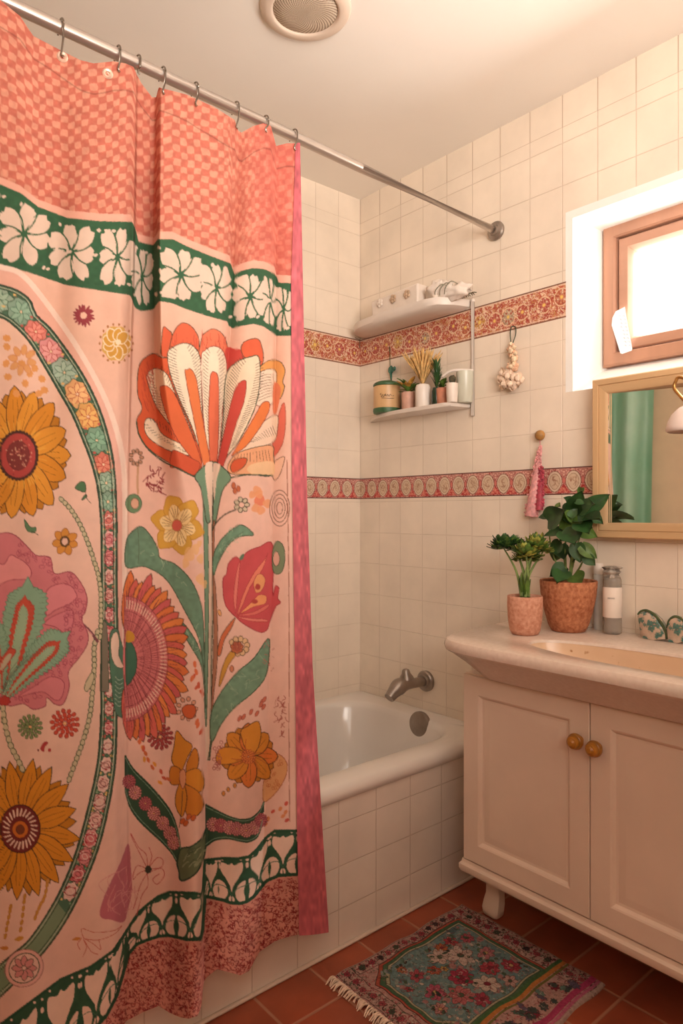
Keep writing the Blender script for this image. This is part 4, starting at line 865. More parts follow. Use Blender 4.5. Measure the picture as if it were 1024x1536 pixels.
# ------------------------------------------------------------------ decorative tile bands
BAND = paint_mat('glazed printed tile band', .25, .05, 300, .5)
def band_upper(L, seed):
    random.seed(seed); n = np.random.default_rng(seed); H = 60.0
    c = Canvas(0, L, 0, H, 4, (232, 190, 160))
    for i in range(int(L*10.5)):
        x, y = random.uniform(0, L), random.uniform(4, H-4)
        k = random.choice([(178, 72, 56), (190, 96, 70), (196, 104, 76), (160, 60, 56), (206, 130, 100), (240, 208, 178), (178, 72, 64), (198, 140, 84)])
        a = random.uniform(0, PI); l = random.uniform(1.2, 3.6)
        c.line(cat([(x, y), (x+l*math.cos(a), y+l*math.sin(a)), (x+l*1.6*math.cos(a+.8), y+l*1.6*math.sin(a+.8))], 2), k, random.uniform(.8, 1.8))
    x = 18; k = 0
    while x < L:
        col_ = [(182, 66, 56), (176, 64, 62), (196, 100, 66), (206, 150, 70), (186, 70, 60), (168, 150, 124)][k % 6]; y = H*.5+random.uniform(-6, 6); r = random.uniform(11, 15)
        c.ell(x, y, r, r*1.1, None, (236, 196, 160), 2.0); c.ell(x, y, r-2.5, r-2, tuple(np.array(col_)*.5+np.array((232, 190, 160))*.5), col_, 1.2)
        for rr_ in (.85, .55):
            for j in range(9): c.ell(x+r*rr_*math.cos(j*.7), y+r*rr_*math.sin(j*.7), 2.2, 1.6, random.choice([col_, (176, 80, 60), (244, 214, 180)]), (150, 80, 60), .5, rot=j*.7, n=8)
        c.ell(x, y, 3.5, 3.5, (240, 200, 110), col_, .8); x += random.choice([34, 44, 30]); k += 1
    for y, w_, k in ((1.2, 2.6, (120, 76, 60)), (H-1.2, 2.6, (150, 104, 84)), (4.2, 1.2, (240, 206, 180)), (H-4.2, 1.2, (240, 206, 180))): c.line([(0, y), (L, y)], k, w_)
    return c
def band_lower(L, seed):
    random.seed(seed); H = 40.0; c = Canvas(0, L, 0, H, 5, (222, 160, 146))
    for i in range(int(L*8)):
        x, y = random.uniform(0, L), random.uniform(2, H-2); a = random.uniform(0, PI)
        c.line([(x, y), (x+2.2*math.cos(a), y+2.2*math.sin(a))], random.choice([(170, 64, 64), (150, 50, 56), (234, 190, 170)]), .9)
    x = 4.0
    while x < L+20:
        c.poly([(x+15, 24), (x+25, H-3), (x+5, H-3)], (188, 66, 66)); 
        for q in range(16): u, v = x+15+random.uniform(-7, 7), random.uniform(28, H-4); c.ell(u, v, 1.4, 1, None, (226, 140, 120), .7, n=7)
        c.poly([(x+8, 3), (x+22, 3), (x+15, 14)], (226, 174, 156), (150, 70, 66), .7); c.ell(x+15, 6.5, 3, 2.2, None, (160, 60, 64), .9)
        c.poly([(x+15, 13), (x+19, 19), (x+15, 25), (x+11, 19)], (214, 120, 110), (140, 60, 60), .6)
        x += 30
    x = 4.0
    while x < L+20:
        t = np.linspace(0, 2*PI, 30, False); egg = [(x+11.2*math.sin(a)*(1-.20*(-math.cos(a))*-1 if False else 1-.16*max(0, -math.cos(a))*-1*0), 20.5-15.5*math.cos(a)) for a in t]
        egg = [(x+(12.2 if math.cos(a) > -.2 else 12.2*(1-.22*((-.2-math.cos(a))/.8)))*math.sin(a), 20.5-15.5*math.cos(a)) for a in t]
        c.poly(egg, (226, 200, 174), (128, 84, 70), 1.1); c.poly([(x+(p-x)*.72, 20.5+(q-20.5)*.74) for p, q in egg], (218, 188, 160), (160, 122, 98), .8)
        for q in range(7): a = random.uniform(0, 6.3); c.line(cat([(x+random.uniform(-5, 5), 20+random.uniform(-8, 8)), (x+4*math.cos(a), 20+5*math.sin(a)), (x+7*math.cos(a+.8), 20+8*math.sin(a+.8))], 3), (168, 120, 96), .7)
        x += 30
    for y, w_, k in ((.9, 1.9, (96, 52, 46)), (H-.9, 1.9, (104, 50, 46))): c.line([(0, y), (L, y)], k, w_)
    return c
def tile_band(name, axis, a0, a1, z0, z1, cvs, k, lb):
    L = a1-a0; nu = int(abs(L)*520); nv = int((z1-z0)*640)
    t = np.linspace(0, 1, nu)[None]; v_ = np.linspace(0, 1, nv)[:, None]; A = a0+L*t+0*v_; Z = z1+(z0-z1)*v_+0*t
    d = -.0025*np.minimum(1, np.minimum(np.minimum(v_, 1-v_)*20, 1))+0*t
    Pp = np.stack([d, A, Z], -1) if axis == 'Y' else np.stack([A, d, Z], -1)
    tag(grid_obj(name, Pp, cvs.sample(abs(L)*k*t+0*v_, (cvs.h/cvs.S)*v_*.999+0*t), BAND, None), lb, kind='structure')
UZ0, UZ1, LZ0, LZ1 = 1.733, 1.840, 1.202, 1.284
tile_band('trim_2', 'Y', 0, WY0+.022, UZ0, UZ1, band_upper(560, 3), 560, 'upper floral tile band on the window wall')
tile_band('trim_3', 'X', 0, -1.6, UZ0, UZ1, band_upper(900, 4), 560, 'upper floral tile band on the end wall')
tile_band('trim_4', 'Y', 0, -1.06, LZ0, LZ1, band_lower(520, 5), 480, 'lower red tile band of pale ovals on the window wall')
tile_band('trim_5', 'X', 0, -1.6, LZ0, LZ1, band_lower(780, 6), 480, 'lower red tile band of pale ovals on the end wall')

# ------------------------------------------------------------------ ceiling vent
VENTM = mat('cream vent plastic', (226, 204, 184), .5, .02, 10)
q = NT('woven vent mesh'); tc = q.n('ShaderNodeTexCoord'); sp_ = q.n('ShaderNodeSeparateXYZ'); q.l(tc.outputs['Object'], sp_.inputs[0])
rad = q.math('SQRT', q.math('ADD', q.math('POWER', sp_.outputs[0], 2.0), q.math('POWER', sp_.outputs[1], 2.0))); ang_ = q.math('ARCTAN2', sp_.outputs[1], sp_.outputs[0])
k1 = q.math('SINE', q.math('MULTIPLY', rad, 1150.0)); k2 = q.math('SINE', q.math('ADD', q.math('MULTIPLY', ang_, 46.0), q.math('MULTIPLY', rad, 575.0)))
wv = q.math('MULTIPLY', q.math('ADD', q.math('MULTIPLY', k1, k2), 1.0), .5)
q.l(q.ramp(wv, [(.25, (122, 92, 70)), (.6, (226, 208, 184))]), q.b.inputs['Base Color']); q.set(Roughness=.6); q.bump(wv, .5, .002); MESHM = q.m
vc = Vector((-.806, -.694, CEIL)); vt = thing('ceiling_vent', vc, 'round cream ceiling vent with woven mesh centre', 'vent'); VR = .113
bm = B(); lathe(bm, vc, [(VR, 0), (VR, .004), (VR-.004, .010), (VR-.026, .014), (VR-.031, .012), (VR-.033, .006)], 64, (0, 0, -1), True, False); obj('vent_ring', bm, VENTM, vt, auto=50)
bm = B(); lathe(bm, vc, [(VR-.031, .004), (VR-.033, .009), (VR-.06, .013), (.02, .015), (.001, .015)], 64, (0, 0, -1)); obj('vent_mesh', bm, MESHM, vt, auto=60)

# ------------------------------------------------------------------ corner shelf unit and what stands on it
SHELFM = mat('white painted shelf', (228, 214, 202), .4, .015, 8)
sh = thing('wall_shelf', (0, -.3, 1.483), 'white two tier wall shelf with slim upright post on the tiles', 'shelf')
def slab(bm, outline, z0, z1, b=.004):
    o = [Vector((p[0], p[1], 0)) for p in outline]; c = sum(o, Vector())/len(o)
    def rg(z, k): return [(c.x+(p.x-c.x)*k, c.y+(p.y-c.y)*k, z) for p in o]
    loft(bm, [rg(z0, .985), rg(z0+b*.5, 1), rg(z1-b*.5, 1), rg(z1, .985)])
lowpl = [(-.001, -.06)]+[tuple(p) for p in cat([(-.03, -.10), (-.07, -.18), (-.095, -.30), (-.097, -.42), (-.095, -.525)], 5)]+[(-.085, -.545), (-.001, -.562)]
SZ = 1.516; SU = 1.862
bm = B(); slab(bm, lowpl, SZ-.014, SZ); obj('lower_shelf', bm, SHELFM, sh, auto=50)
uppl = [(-.001, -.008)]+[tuple(p) for p in cat([(-.05, -.02), (-.105, -.09), (-.125, -.19), (-.128, -.32), (-.124, -.47)], 5)]+[(-.11, -.51), (-.06, -.545), (-.001, -.562)]
bm = B(); o = [Vector((p[0], p[1], 0)) for p in uppl]; c = Vector((-.03, -.29, 0))
def rg(z, k): return [(min(-.001, c.x+(p.x-c.x)*k), c.y+(p.y-c.y)*k, z) for p in o]
loft(bm, [rg(1.834, .60), rg(1.838, .90), rg(1.846, .98), rg(1.867, 1), rg(1.870, .992), rg(1.870, .95), rg(SU, .945)]); obj('upper_shelf', bm, SHELFM, sh, auto=40)
bm = B(); tube(bm, [(-.006, -.574, 1.474), (-.006, -.574, 1.86)], .0065, 12); blob(bm, (-.006, -.574, 1.862), .008, 10); obj('post', bm, SHELFM, sh)
bm = B(); tube(bm, cat([wx(662, 566, -.08), wx(675, 557, -.07), wx(690, 555, -.05), wx(709, 556, -.008)], 5), [.005]*16, 10); obj('bracket', bm, SHELFM, sh)
bm = B(); tube(bm, [(-.02, -.02, 1.835), (-.02, -.02, 1.80)], .0016, 6); tube(bm, [(-.045, -.02, 1.838), (-.004, -.006, 1.838)], .0016, 6); obj('hook', bm, HOOK, sh)
CERW = mat('matt white ceramic', (232, 216, 202), .45, .02, 30); CERP = mat('dusty pink ceramic', (206, 158, 138), .55, .05, 40); TERC = mat('salmon clay', (196, 128, 100), .7, .08, 40)
SOIL = mat('dark soil', (70, 48, 34), .95, .3, 90, bump=.6)
def px_y(px, x): return wx(px, 600, x).y
def pot_small(name, px, x, r, h, m, lb, ct, prof=None, soil=True, grp=None):
    c = Vector((x, px_y(px, x), SZ)); t = thing(name, c, lb, ct, grp)
    pr = prof or [(r*.86, 0), (r*.93, h*.06), (r, h*.5), (r*1.02, h*.93), (r*1.0, h), (r*.86, h), (r*.84, h*.86)]
    bm = B(); lathe(bm, c, pr, 28); obj('pot', bm, m, t, auto=50); return t, c
# cream canister with green foot and lid rim
c = Vector((-.050, px_y(580, -.050), SZ)); ca = thing('canister', c, 'cream canister with green lid and base and dark lettering, first on the lower shelf', 'canister')
CANM = mat('cream enamel', (222, 178, 128), .4, .04, 14); GRE = mat('bottle green enamel', (62, 98, 62), .45, .08, 20)
bm = B(); lathe(bm, c, [(.049, .017), (.0505, .020), (.0495, .10), (.046, .104)], 36); obj('body', bm, CANM, ca, auto=40)
bm = B(); lathe(bm, c, [(.044, .0), (.050, .002), (.052, .010), (.051, .019), (.049, .0195)], 36); obj('base', bm, GRE, ca, auto=40)
bm = B(); lathe(bm, c, [(.048, .102), (.051, .104), (.051, .109), (.044, .116), (.03, .121), (.001, .123)], 36); obj('lid', bm, GRE, ca, auto=40)
bm = B()
vd = Vector((CAM[0]-c.x, CAM[1]-c.y, 0)).normalized(); th0 = math.atan2(vd.y, vd.x)
def on_can(s_, z, r=.0508): a = th0+s_/r; return (c.x+r*math.cos(a), c.y+r*math.sin(a), c.z+z)
for st in ([(-.018, .060), (-.012, .066), (-.008, .058), (-.003, .066), (-.002, .058)], [(.002, .058), (.004, .067), (.008, .062), (.003, .060)], [(.010, .066), (.010, .058), (.014, .058), (.015, .066)], [(.018, .066), (.019, .057), (.023, .060)], [(.021, .070), (.026, .067), (.022, .064)], [(-.028, .052), (-.01, .051), (.02, .053)], [(-.022, .060), (-.027, .061)]):
    tube(bm, [on_can(-p[0], p[1]) for p in cat(st, 4)], .0009, 5)
obj('lettering', bm, mat('dark brown lettering', (84, 58, 36), .6, .1, 30), ca)
# hanging teal charm over the canister
LEAFG = mat('mid green leaf', (84, 112, 46), .5, .25, 28, bump=.1); LEAFD = mat('deep green leaf', (44, 76, 36), .42, .26, 25, bump=.1); LEAFY = mat('yellow green florets', (150, 150, 66), .6, .25, 60)
def leaf_bm(bm, base, d, up, L, W, bend=.25, heart=False, n=6):
    d = Vector(d).normalized(); up = (Vector(up)-d*Vector(up).dot(d)).normalized(); sd = d.cross(up); base = Vector(base); rows = []
    for i in range(n+1):
        t = i/n; w = W*(math.sin(PI*min(1, t*.92+.08))**.75 if not heart else (math.sin(PI*(t*.80+.20))**.85)*(1-.12*t)); 
        if i == n: w = W*.02
        p = base+d*L*t-up*L*bend*t*t
        rows.append([bm.verts.new(p+sd*w*s_+up*W*.28*abs(s_)) for s_ in (-1, -.5, 0, .5, 1)])
    for a, b in zip(rows, rows[1:]):
        for j in range(4): bm.faces.new((a[j], a[j+1], b[j+1], b[j]))
ch = thing('hanging_charm', wx(585, 580, -.006), 'small teal green charm hanging from the floral band above the canister', 'ornament')
bm = B(); tube(bm, [wx(584, 520, -.004), wx(585, 549, -.008)], .0013, 6); obj('cord', bm, LEAFD, ch)
CHM = mat('teal glass charm', (62, 110, 92), .25, .25, 60)
bm = B(); c0 = wx(586, 555, -.014); blob(bm, c0, .014, 12, (.5, 1, 1.1), .2); blob(bm, wx(591, 553, -.012), .009, 10, (.5, 1, 1), .2); tube(bm, [c0-Vector((0, 0, .012)), c0-Vector((0, .002, .042))], [.006, .0025], 8); obj('pendant', bm, CHM, ch)
# pots along the lower shelf
random.seed(11)
t, c = pot_small('potted_plant', 612, -.052, .024, .066, CERP, 'small dusty pink pot of yellow green leaves, right of the cream canister', 'potted plant')
bm = B(); bm2 = B()
for i in range(46):
    a = random.uniform(0, 2*PI); e = random.uniform(.2, 1.3); d = Vector((math.cos(a)*math.cos(e), math.sin(a)*math.cos(e), math.sin(e))); L = random.uniform(.02, .05)
    b = c+Vector((0, 0, .062+random.uniform(0, .028)))+Vector((d.x, d.y, 0))*.01; leaf_bm(bm if i % 3 else bm2, b, d, (0, 0, 1), L, L*.26)
obj('foliage', bm, LEAFG, t); obj('blossom', bm2, mat('mustard buds', (196, 142, 62), .7, .2, 50), t)
CERW2 = mat('white ceramic vase', (236, 222, 210), .4, .015, 20)
t, c = pot_small('vase', 634, -.062, .0265, .083, CERW2, 'white rounded vase holding straw coloured dried grass, middle of the lower shelf', 'vase', [(.024, 0), (.0265, .004), (.0265, .070), (.023, .080), (.014, .083), (.011, .083), (.010, .07)])
bm = B(); bm2 = B()
for i in range(190):
    a = random.uniform(0, 2*PI); sp2 = random.uniform(0, .6); d = Vector((math.cos(a)*sp2, math.sin(a)*sp2+.06, 1)).normalized(); L = random.uniform(.075, .140)
    b = c+Vector((0, 0, .078)); m_ = b+d*L*.5; e = b+d*L+Vector((d.x, d.y, -.1))*.012; tube(bm, [b, m_, e], [.0008, .0008, .0006], 4, caps=False)
    tube(bm, [b+(m_-b)*.7, m_+(e-m_)*.3, m_+(e-m_)*.75, e], [.0008, .0026, .0026, .0006], 6)
obj('dried_grass', bm, mat('straw dried grass', (214, 172, 110), .85, .18, 60), t)
t, c = pot_small('bottle_planter', 654, -.060, .017, .062, mat('dark bottle green glass', (32, 50, 34), .2, .2, 30), 'dark green narrow vase with bushy green sprigs, right of the white vase', 'vase', [(.015, 0), (.017, .003), (.016, .05), (.012, .062), (.010, .06)])
bm = B()
for i in range(150):
    a = random.uniform(0, 2*PI); e = random.uniform(1.12, 1.56); d = Vector((math.cos(a)*math.cos(e), math.sin(a)*math.cos(e), math.sin(e))); L = random.uniform(.022, .045)
    b = c+Vector((0, 0, .06+random.uniform(0, .075)))+Vector((d.x, d.y-.3, 0))*.010; leaf_bm(bm, b, d, (0, 0, 1), L, L*.10, .1, n=3)
obj('foliage', bm, LEAFD, t)
t, c = pot_small('potted_plant', 664, -.052, .0225, .058, TERC, 'small salmon clay pot with low green sprig beside the white cup', 'potted plant')
bm = B()
for i in range(34):
    a = random.uniform(0, 2*PI); e = random.uniform(.2, 1.2); d = Vector((math.cos(a)*math.cos(e), math.sin(a)*math.cos(e), math.sin(e))); L = random.uniform(.015, .03); leaf_bm(bm, c+Vector((0, 0, .056+random.uniform(0, .02))), d, (0, 0, 1), L, L*.24, n=4)
obj('foliage', bm, LEAFG, t)
t, c = pot_small('cup', 678, -.074, .0195, .064, CERW, 'plain white straight cup with small dark brush top, in front of the tumbler', 'cup')
bm = B(); blob(bm, c+Vector((0, 0, .077)), .012, 10, (1, 1, 1.2), .3); tube(bm, [c+Vector((0, 0, .05)), c+Vector((0, 0, .075))], .003, 6); obj('brush_head', bm, mat('dark brush bristle', (72, 66, 48), .8, .3, 80), t)
t, c = pot_small('tumbler', 697, -.036, .027, .105, mat('pale grey green tumbler', (206, 204, 186), .3, .02, 20), 'tall pale grey tumbler under the white bracket at the right end of the lower shelf', 'tumbler', [(.023, 0), (.025, .003), (.029, .104), (.027, .105), (.024, .02)])
# upper shelf: embossed dish and wrapped bundle
c = Vector((-.075, 0, SU)); y0, y1 = px_y(566, -.085), px_y(634, -.085); tr_ = thing('embossed_tray', (-.075, (y0+y1)/2, SU), 'white tray with three embossed flowers on the top shelf', 'tray')
bm = B(); loft(bm, [[(-.112, y1, SU), (-.112, y0, SU), (-.03, y0, SU), (-.03, y1, SU)], [(-.116, y1-.004, SU+.076), (-.116, y0+.004, SU+.066), (-.024, y0+.004, SU+.066), (-.024, y1-.004, SU+.076)]]); obj('body', bm, CERW, tr_, bevel=.006, seg=3)
BEI = mat('taupe embossed flower', (196, 166, 138), .6, .15, 60)
for k in range(3):
    yy = y0+(y1-y0)*(.2+.3*k); bm = B()
    for j in range(5): blob(bm, (-.1175, yy+.010*math.cos(j*1.257), SU+.048+.010*math.sin(j*1.257)), .007, 8, (.5, 1, 1))
    blob(bm, (-.120, yy, SU+.048), .005, 8, (.6, 1, 1)); obj('flower_relief', bm, BEI if k else CERW, tr_)
yb = px_y(668, -.075); bu = thing('cloth_bundle', (-.07, yb, SU), 'crumpled white cloth bundle with grey ties on the top shelf', 'cloth')
bm = B(); blob(bm, (-.07, yb+.03, SU+.040), .044, 24, (.9, 1.0, .95), .45); blob(bm, (-.065, yb-.035, SU+.026), .036, 22, (.9, 1.5, .72), .6); blob(bm, (-.07, yb+.005, SU+.034), .036, 20, (.9, 1.2, .9), .6); obj('cloth', bm, mat('white crumpled cloth', (230, 214, 200), .9, .03, 40, bump=.3), bu, auto=0)
bm = B(); 
for k in range(3): tube(bm, cat([(-.104, yb+.02-.02*k, SU+.012), (-.112, yb+.012-.022*k, SU+.03), (-.098, yb-.004-.02*k, SU+.05), (-.08, yb-.02-.02*k, SU+.04)], 5), .0016, 6)
obj('tie', bm, mat('grey green tie', (128, 122, 102), .8, .2, 60), bu)
bn = thing('dry_twig', (-.04, px_y(703, -.04), SU), 'small dark dry sprig lying at the right end of the top shelf', 'twig'); bm = B()
for k in range(7):
    p = Vector((-.04, px_y(694+3*k, -.04), SU+.004)); tube(bm, cat([p, p+Vector((-.006, random.uniform(-.006, .006), .008)), p+Vector((-.004, -.010, random.uniform(.004, .012)))], 3), .0016, 5)
obj('stem', bm, mat('dark twig', (92, 84, 62), .8, .2, 60), bn)

# ------------------------------------------------------------------ things hung on the tiled wall
g = thing('shell_garland', wx(768, 592, -.02), 'peach dried flower garland hanging from dark cord on the tiles left of the window', 'garland')
bm = B(); tube(bm, cat([wx(766, 514, -.02), wx(765, 500, -.01), wx(767, 490, -.004), wx(773, 491, -.006), wx(773, 502, -.012), wx(769, 514, -.02)], 5), .0016, 6); obj('cord', bm, mat('dark green cord', (52, 62, 44), .8, .2, 50), g)
PEACH = mat('peach dried petals', (226, 180, 148), .8, .12, 60); CRE = mat('cream dried petals', (232, 204, 172), .8, .12, 50)
random.seed(3); bm = B(); bm2 = B()
for i in range(34):
    y = 516+i*1.2; p = wx(768+random.uniform(-6, 6)*(1 if i > 6 else .6), y, -.022+random.uniform(-.012, .01)); blob(bm if i % 2 else bm2, p, random.uniform(.005, .009), 8, (1, 1, 1), .4)
obj('beads', bm, PEACH, g); obj('shells', bm2, CRE, g)
bm = B()
for i in range(30):
    a = random.uniform(0, 2*PI); p = wx(767+random.uniform(-15, 15), 558+random.uniform(0, 24), -.024+random.uniform(-.016, .012)); d = Vector((random.uniform(-.6, .6), random.uniform(-.8, .8), -1)); leaf_bm(bm, p+Vector((0, 0, .012)), d, (-1, random.uniform(-.6, .6), .2), random.uniform(.02, .036), random.uniform(.010, .017), .2, True)
    blob(bm, p, random.uniform(.006, .011), 8, (1, 1, 1.1), .4)
obj('petals', bm, mat('pale peach petals', (240, 208, 184), .75, .10, 40), g)
t = thing('pink_tassel', wx(803, 775, -.02), 'pink beaded tassel hanging from round wooden knob over the lower band', 'tassel')
kc = wx(809.5, 653, -.016); bm = B(); blob(bm, kc, .016, 18, (.85, 1, 1)); tube(bm, [kc, (-.0005, kc.y, kc.z)], .006, 10); obj('knob', bm, mat('ochre wooden knob', (172, 122, 62), .5, .15, 40), t)
PKB = mat('pink beads', (216, 150, 148), .6, .12, 90); PKD = mat('raspberry beads', (176, 66, 82), .6, .15, 90)
def tass(px0, py0, px1, py1, n, r0, r1, seed, m, nm, x=-.018):
    random.seed(seed); bm = B(); a, b = wx(px0, py0, x), wx(px1, py1, x)
    for i in range(n):
        f = i/n; u = random.uniform(-1, 1); rr_ = r0+(r1-r0)*f**.8; p = a+(b-a)*f+Vector((random.uniform(-.6, .4)*rr_*.6, u*rr_, random.uniform(-.003, .003)))
        if p.x > -.003: p.x = -.003
        blob(bm, p, random.uniform(.0026, .0040), 6)
    tube(bm, [a, a+(b-a)*.5, b], [.003, r1*.55, r1*.8], 12); obj(nm, bm, m, t)
tass(810, 670, 797, 774, 560, .004, .025, 1, PKB, 'bead_strand'); tass(812, 700, 809, 765, 220, .007, .014, 2, PKD, 'bead_strand', -.022)
tube_b = B(); tube(tube_b, [kc+Vector((0, 0, -.012)), wx(810, 674, -.018)], .0018, 6); obj('cord', tube_b, PKB, t)

# ------------------------------------------------------------------ vanity
CAB = mat('warm white cabinet paint', (232, 208, 188), .45, .02, 5, bump=.03)
XF, CY0, CY1, CZ0, CZ1 = -.340, -.812, -1.62, .150, .704
vn = thing('vanity_cabinet', ((XF)/2, (CY0+CY1)/2, 0), 'cream white vanity cabinet on scrolled feet under the stone top', 'cabinet')
bm = B(); box(bm, (XF+.004, CY1, CZ0+.01), (-.003, CY0, CZ1)); obj('carcass', bm, CAB, vn, bevel=.002)
bm = B(); 
pr_ = [(0, .034), (.006, .034), (.008, .026), (.014, .020), (.014, .008), (.010, 0), (-.01, 0)]
def mold(o): return [(XF+.004-o, CY1-.002), (XF+.004-o, CY0+o*.8), (-.003, CY0+o*.8)]
rs = []
for o, z in pr_: rs.append([Vector((x, y, CZ0+z)) for x, y in mold(o)])
R_ = [ring(bm, r) for r in rs]
for a, b in zip(R_, R_[1:]): bridge(bm, a, b, False)
obj('base_moulding', bm, CAB, vn, auto=30)
def door(y0, y1, ky, kz):
    z0, z1 = CZ0+.038, CZ1-.004; F_ = XF-.006
    def rc(i, x): return [(x, y0-i, z0+i), (x, y0-i, z1-i), (x, y1+i, z1-i), (x, y1+i, z0+i)]
    bm = B(); loft(bm, [rc(0, XF+.0035), rc(0, F_+.002), rc(.002, F_), rc(.050, F_), rc(.054, F_+.002), rc(.060, F_+.0085), rc(.066, F_+.0095), rc(.082, F_+.0065), rc(.086, F_+.0065)])
    d = obj('door', bm, CAB, vn, auto=20)
    bm = B(); lathe(bm, (F_, ky, kz), [(.010, 0), (.008, .004), (.008, .008), (.0175, .013), (.0195, .019), (.0185, .025), (.0165, .027), (.0168, .030), (.0135, .036), (.0105, .037), (.0105, .040), (.006, .044), (.001, .0445)], 28, (-1, 0, 0))
    obj('knob', bm, KN, d, auto=35)
KN = mat('turned ochre wood', (176, 116, 38), .35, .16, 18, bump=.1, stretch=(4, 1, 1))
ysplit = wx(886, 1200, XF).y; k1_, k2_ = wx(868, 1110, XF-.01), wx(896, 1121, XF-.01)
door(CY0-.002, ysplit+.0012, k1_.y, k1_.z); door(ysplit-.0012, CY1+.004, k2_.y, k2_.z)
for fx, fy in ((-.245, CY0-.030), (-.245, CY1+.04), (-.05, CY0-.04), (-.05, CY1+.04)):
    bm = B(); prof = [(.162, .044, -.012), (.140, .042, -.012), (.122, .036, -.008), (.105, .027, 0), (.085, .022, .006), (.062, .023, .006), (.042, .026, .001), (.024, .027, -.004), (.010, .025, -.004), (.003, .020, -.002), (0, .016, 0)]
    loft(bm, [[(fx+o_+sx_*hw*.8, fy+sy_*hw, z) for sx_, sy_ in ((-1, -.7), (-.7, -1), (.7, -1), (1, -.7), (1, .7), (.7, 1), (-.7, 1), (-1, .7))] for z, hw, o_ in prof]); obj('foot', bm, CAB, vn, auto=50)
# stone top with sunken oval basin
STONE = mat('speckled cream stone', (226, 206, 190), .16, .05, 90, bump=.01, c2=(217, 195, 178), spec=.7)
q = NT('speckled beige basin'); nz_ = q.noise(38, 2); nz2 = q.noise(8, 3)
base_ = q.ramp(nz2, [(.3, (214, 178, 144)), (.7, (224, 190, 158))]); q.l(q.mix(q.ramp(nz_, [(.66, (0, 0, 0)), (.72, (255, 255, 255))]), base_, rgba((176, 124, 84))), q.b.inputs['Base Color']); q.set(Roughness=.25); BASINM = q.m
TZ = .815; outl = [tuple(p)[:2] for p in cat([(-.30, -.785), (-.40, -.803), (-.452, -.838), (-.476, -.90), (-.482, -.99), (-.480, -1.2)], 8)]+[(-.478, -1.76), (-.003, -1.76), (-.003, -.765)]
vtop = thing('vanity_countertop', (-.24, -1.25, .70), 'speckled cream stone vanity top with rounded corner and sunken oval basin', 'countertop')
bc = Vector((-.298, -1.36)); NB = 128
def raycut(a):
    d = Vector((math.cos(a), math.sin(a))); best = None
    for i in range(len(outl)):
        p = Vector(outl[i]); e = Vector(outl[(i+1) % len(outl)])-p; den = d.x*e.y-d.y*e.x
        if abs(den) < 1e-9: continue
        w_ = p-bc; t_ = (w_.x*e.y-w_.y*e.x)/den; s_ = (w_.x*d.y-w_.y*d.x)/den
        if t_ > 0 and -1e-6 <= s_ <= 1+1e-6 and (best is None or t_ < best): best = t_
    return bc+d*best
angs = [2*PI*k/NB+.001 for k in range(NB)]; edge = [raycut(a) for a in angs]
def oring(i, z):   # pulled in by i at the free front and left edges only
    out = []
    for p in edge:
        f = min(1, max(0, (-.02-p.x)/.06)); x = p.x+i*f*(1 if p.x < -.2 else .3); y = p.y-(i*.55 if p.y > -.9 else 0)*min(1, max(0, (p.y+.9)/.08)); out.append((min(x, -.003), y, z))
    return out
def ering(rx, ry, z, o=0): return [(bc.x+o+rx*math.copysign(abs(math.cos(a_))**.9, math.cos(a_)), bc.y+ry*math.copysign(abs(math.sin(a_))**.9, math.sin(a_)), z) for a_ in eang]
eang = [math.atan2((p.y-bc.y)/.36, (p.x-bc.x)/.115) for p in edge]
bm = B(); loft(bm, [oring(.118, .7045), oring(.112, .707), oring(.108, .712), oring(.018, .778), oring(.011, .781), oring(.002, .788), oring(0, .797), oring(.002, .806), oring(.0065, .8125), oring(.013, TZ), ering(.115, .360, TZ), ering(.110, .354, TZ-.002), ering(.106, .350, TZ-.008)], True, False)
obj('slab', bm, STONE, vtop, auto=33)
bm = B(); loft(bm, [ering(.1075, .3515, TZ-.006), ering(.104, .347, TZ-.02), ering(.098, .335, TZ-.05), ering(.085, .30, TZ-.082), ering(.055, .22, TZ-.098), ering(.02, .08, TZ-.102)], False, True); obj('basin', bm, BASINM, vtop, auto=0)
# hide the carcass top inside the bowl region: the carcass is open above its shelf
# glass soap dishes with green rims at the back of the basin
q = NT('painted clear glass'); vor = q.n('ShaderNodeTexVoronoi'); vor.inputs['Scale'].default_value = 70; tc = q.n('ShaderNodeTexCoord'); q.l(tc.outputs['Object'], vor.inputs['Vector'])
n_ = q.noise(45, 3); q.l(q.ramp(n_, [(.40, (222, 192, 168)), (.50, (206, 178, 156)), (.54, (88, 132, 118)), (.64, (60, 112, 104)), (.68, (196, 160, 140))]), q.b.inputs['Base Color']); q.set(Roughness=.12); q.b.inputs['Coat Weight'].default_value = .6
tr = q.n('ShaderNodeBsdfTransparent'); mx = q.n('ShaderNodeMixShader'); mx.inputs[0].default_value = .78; q.l(tr.outputs[0], mx.inputs[1]); q.l(q.b.outputs[0], mx.inputs[2]); q.l(mx.outputs[0], q.t.nodes['Material Output'].inputs['Surface']); PGL = q.m
RIM = mat('olive green glass rim', (70, 84, 54), .25, .15, 30)
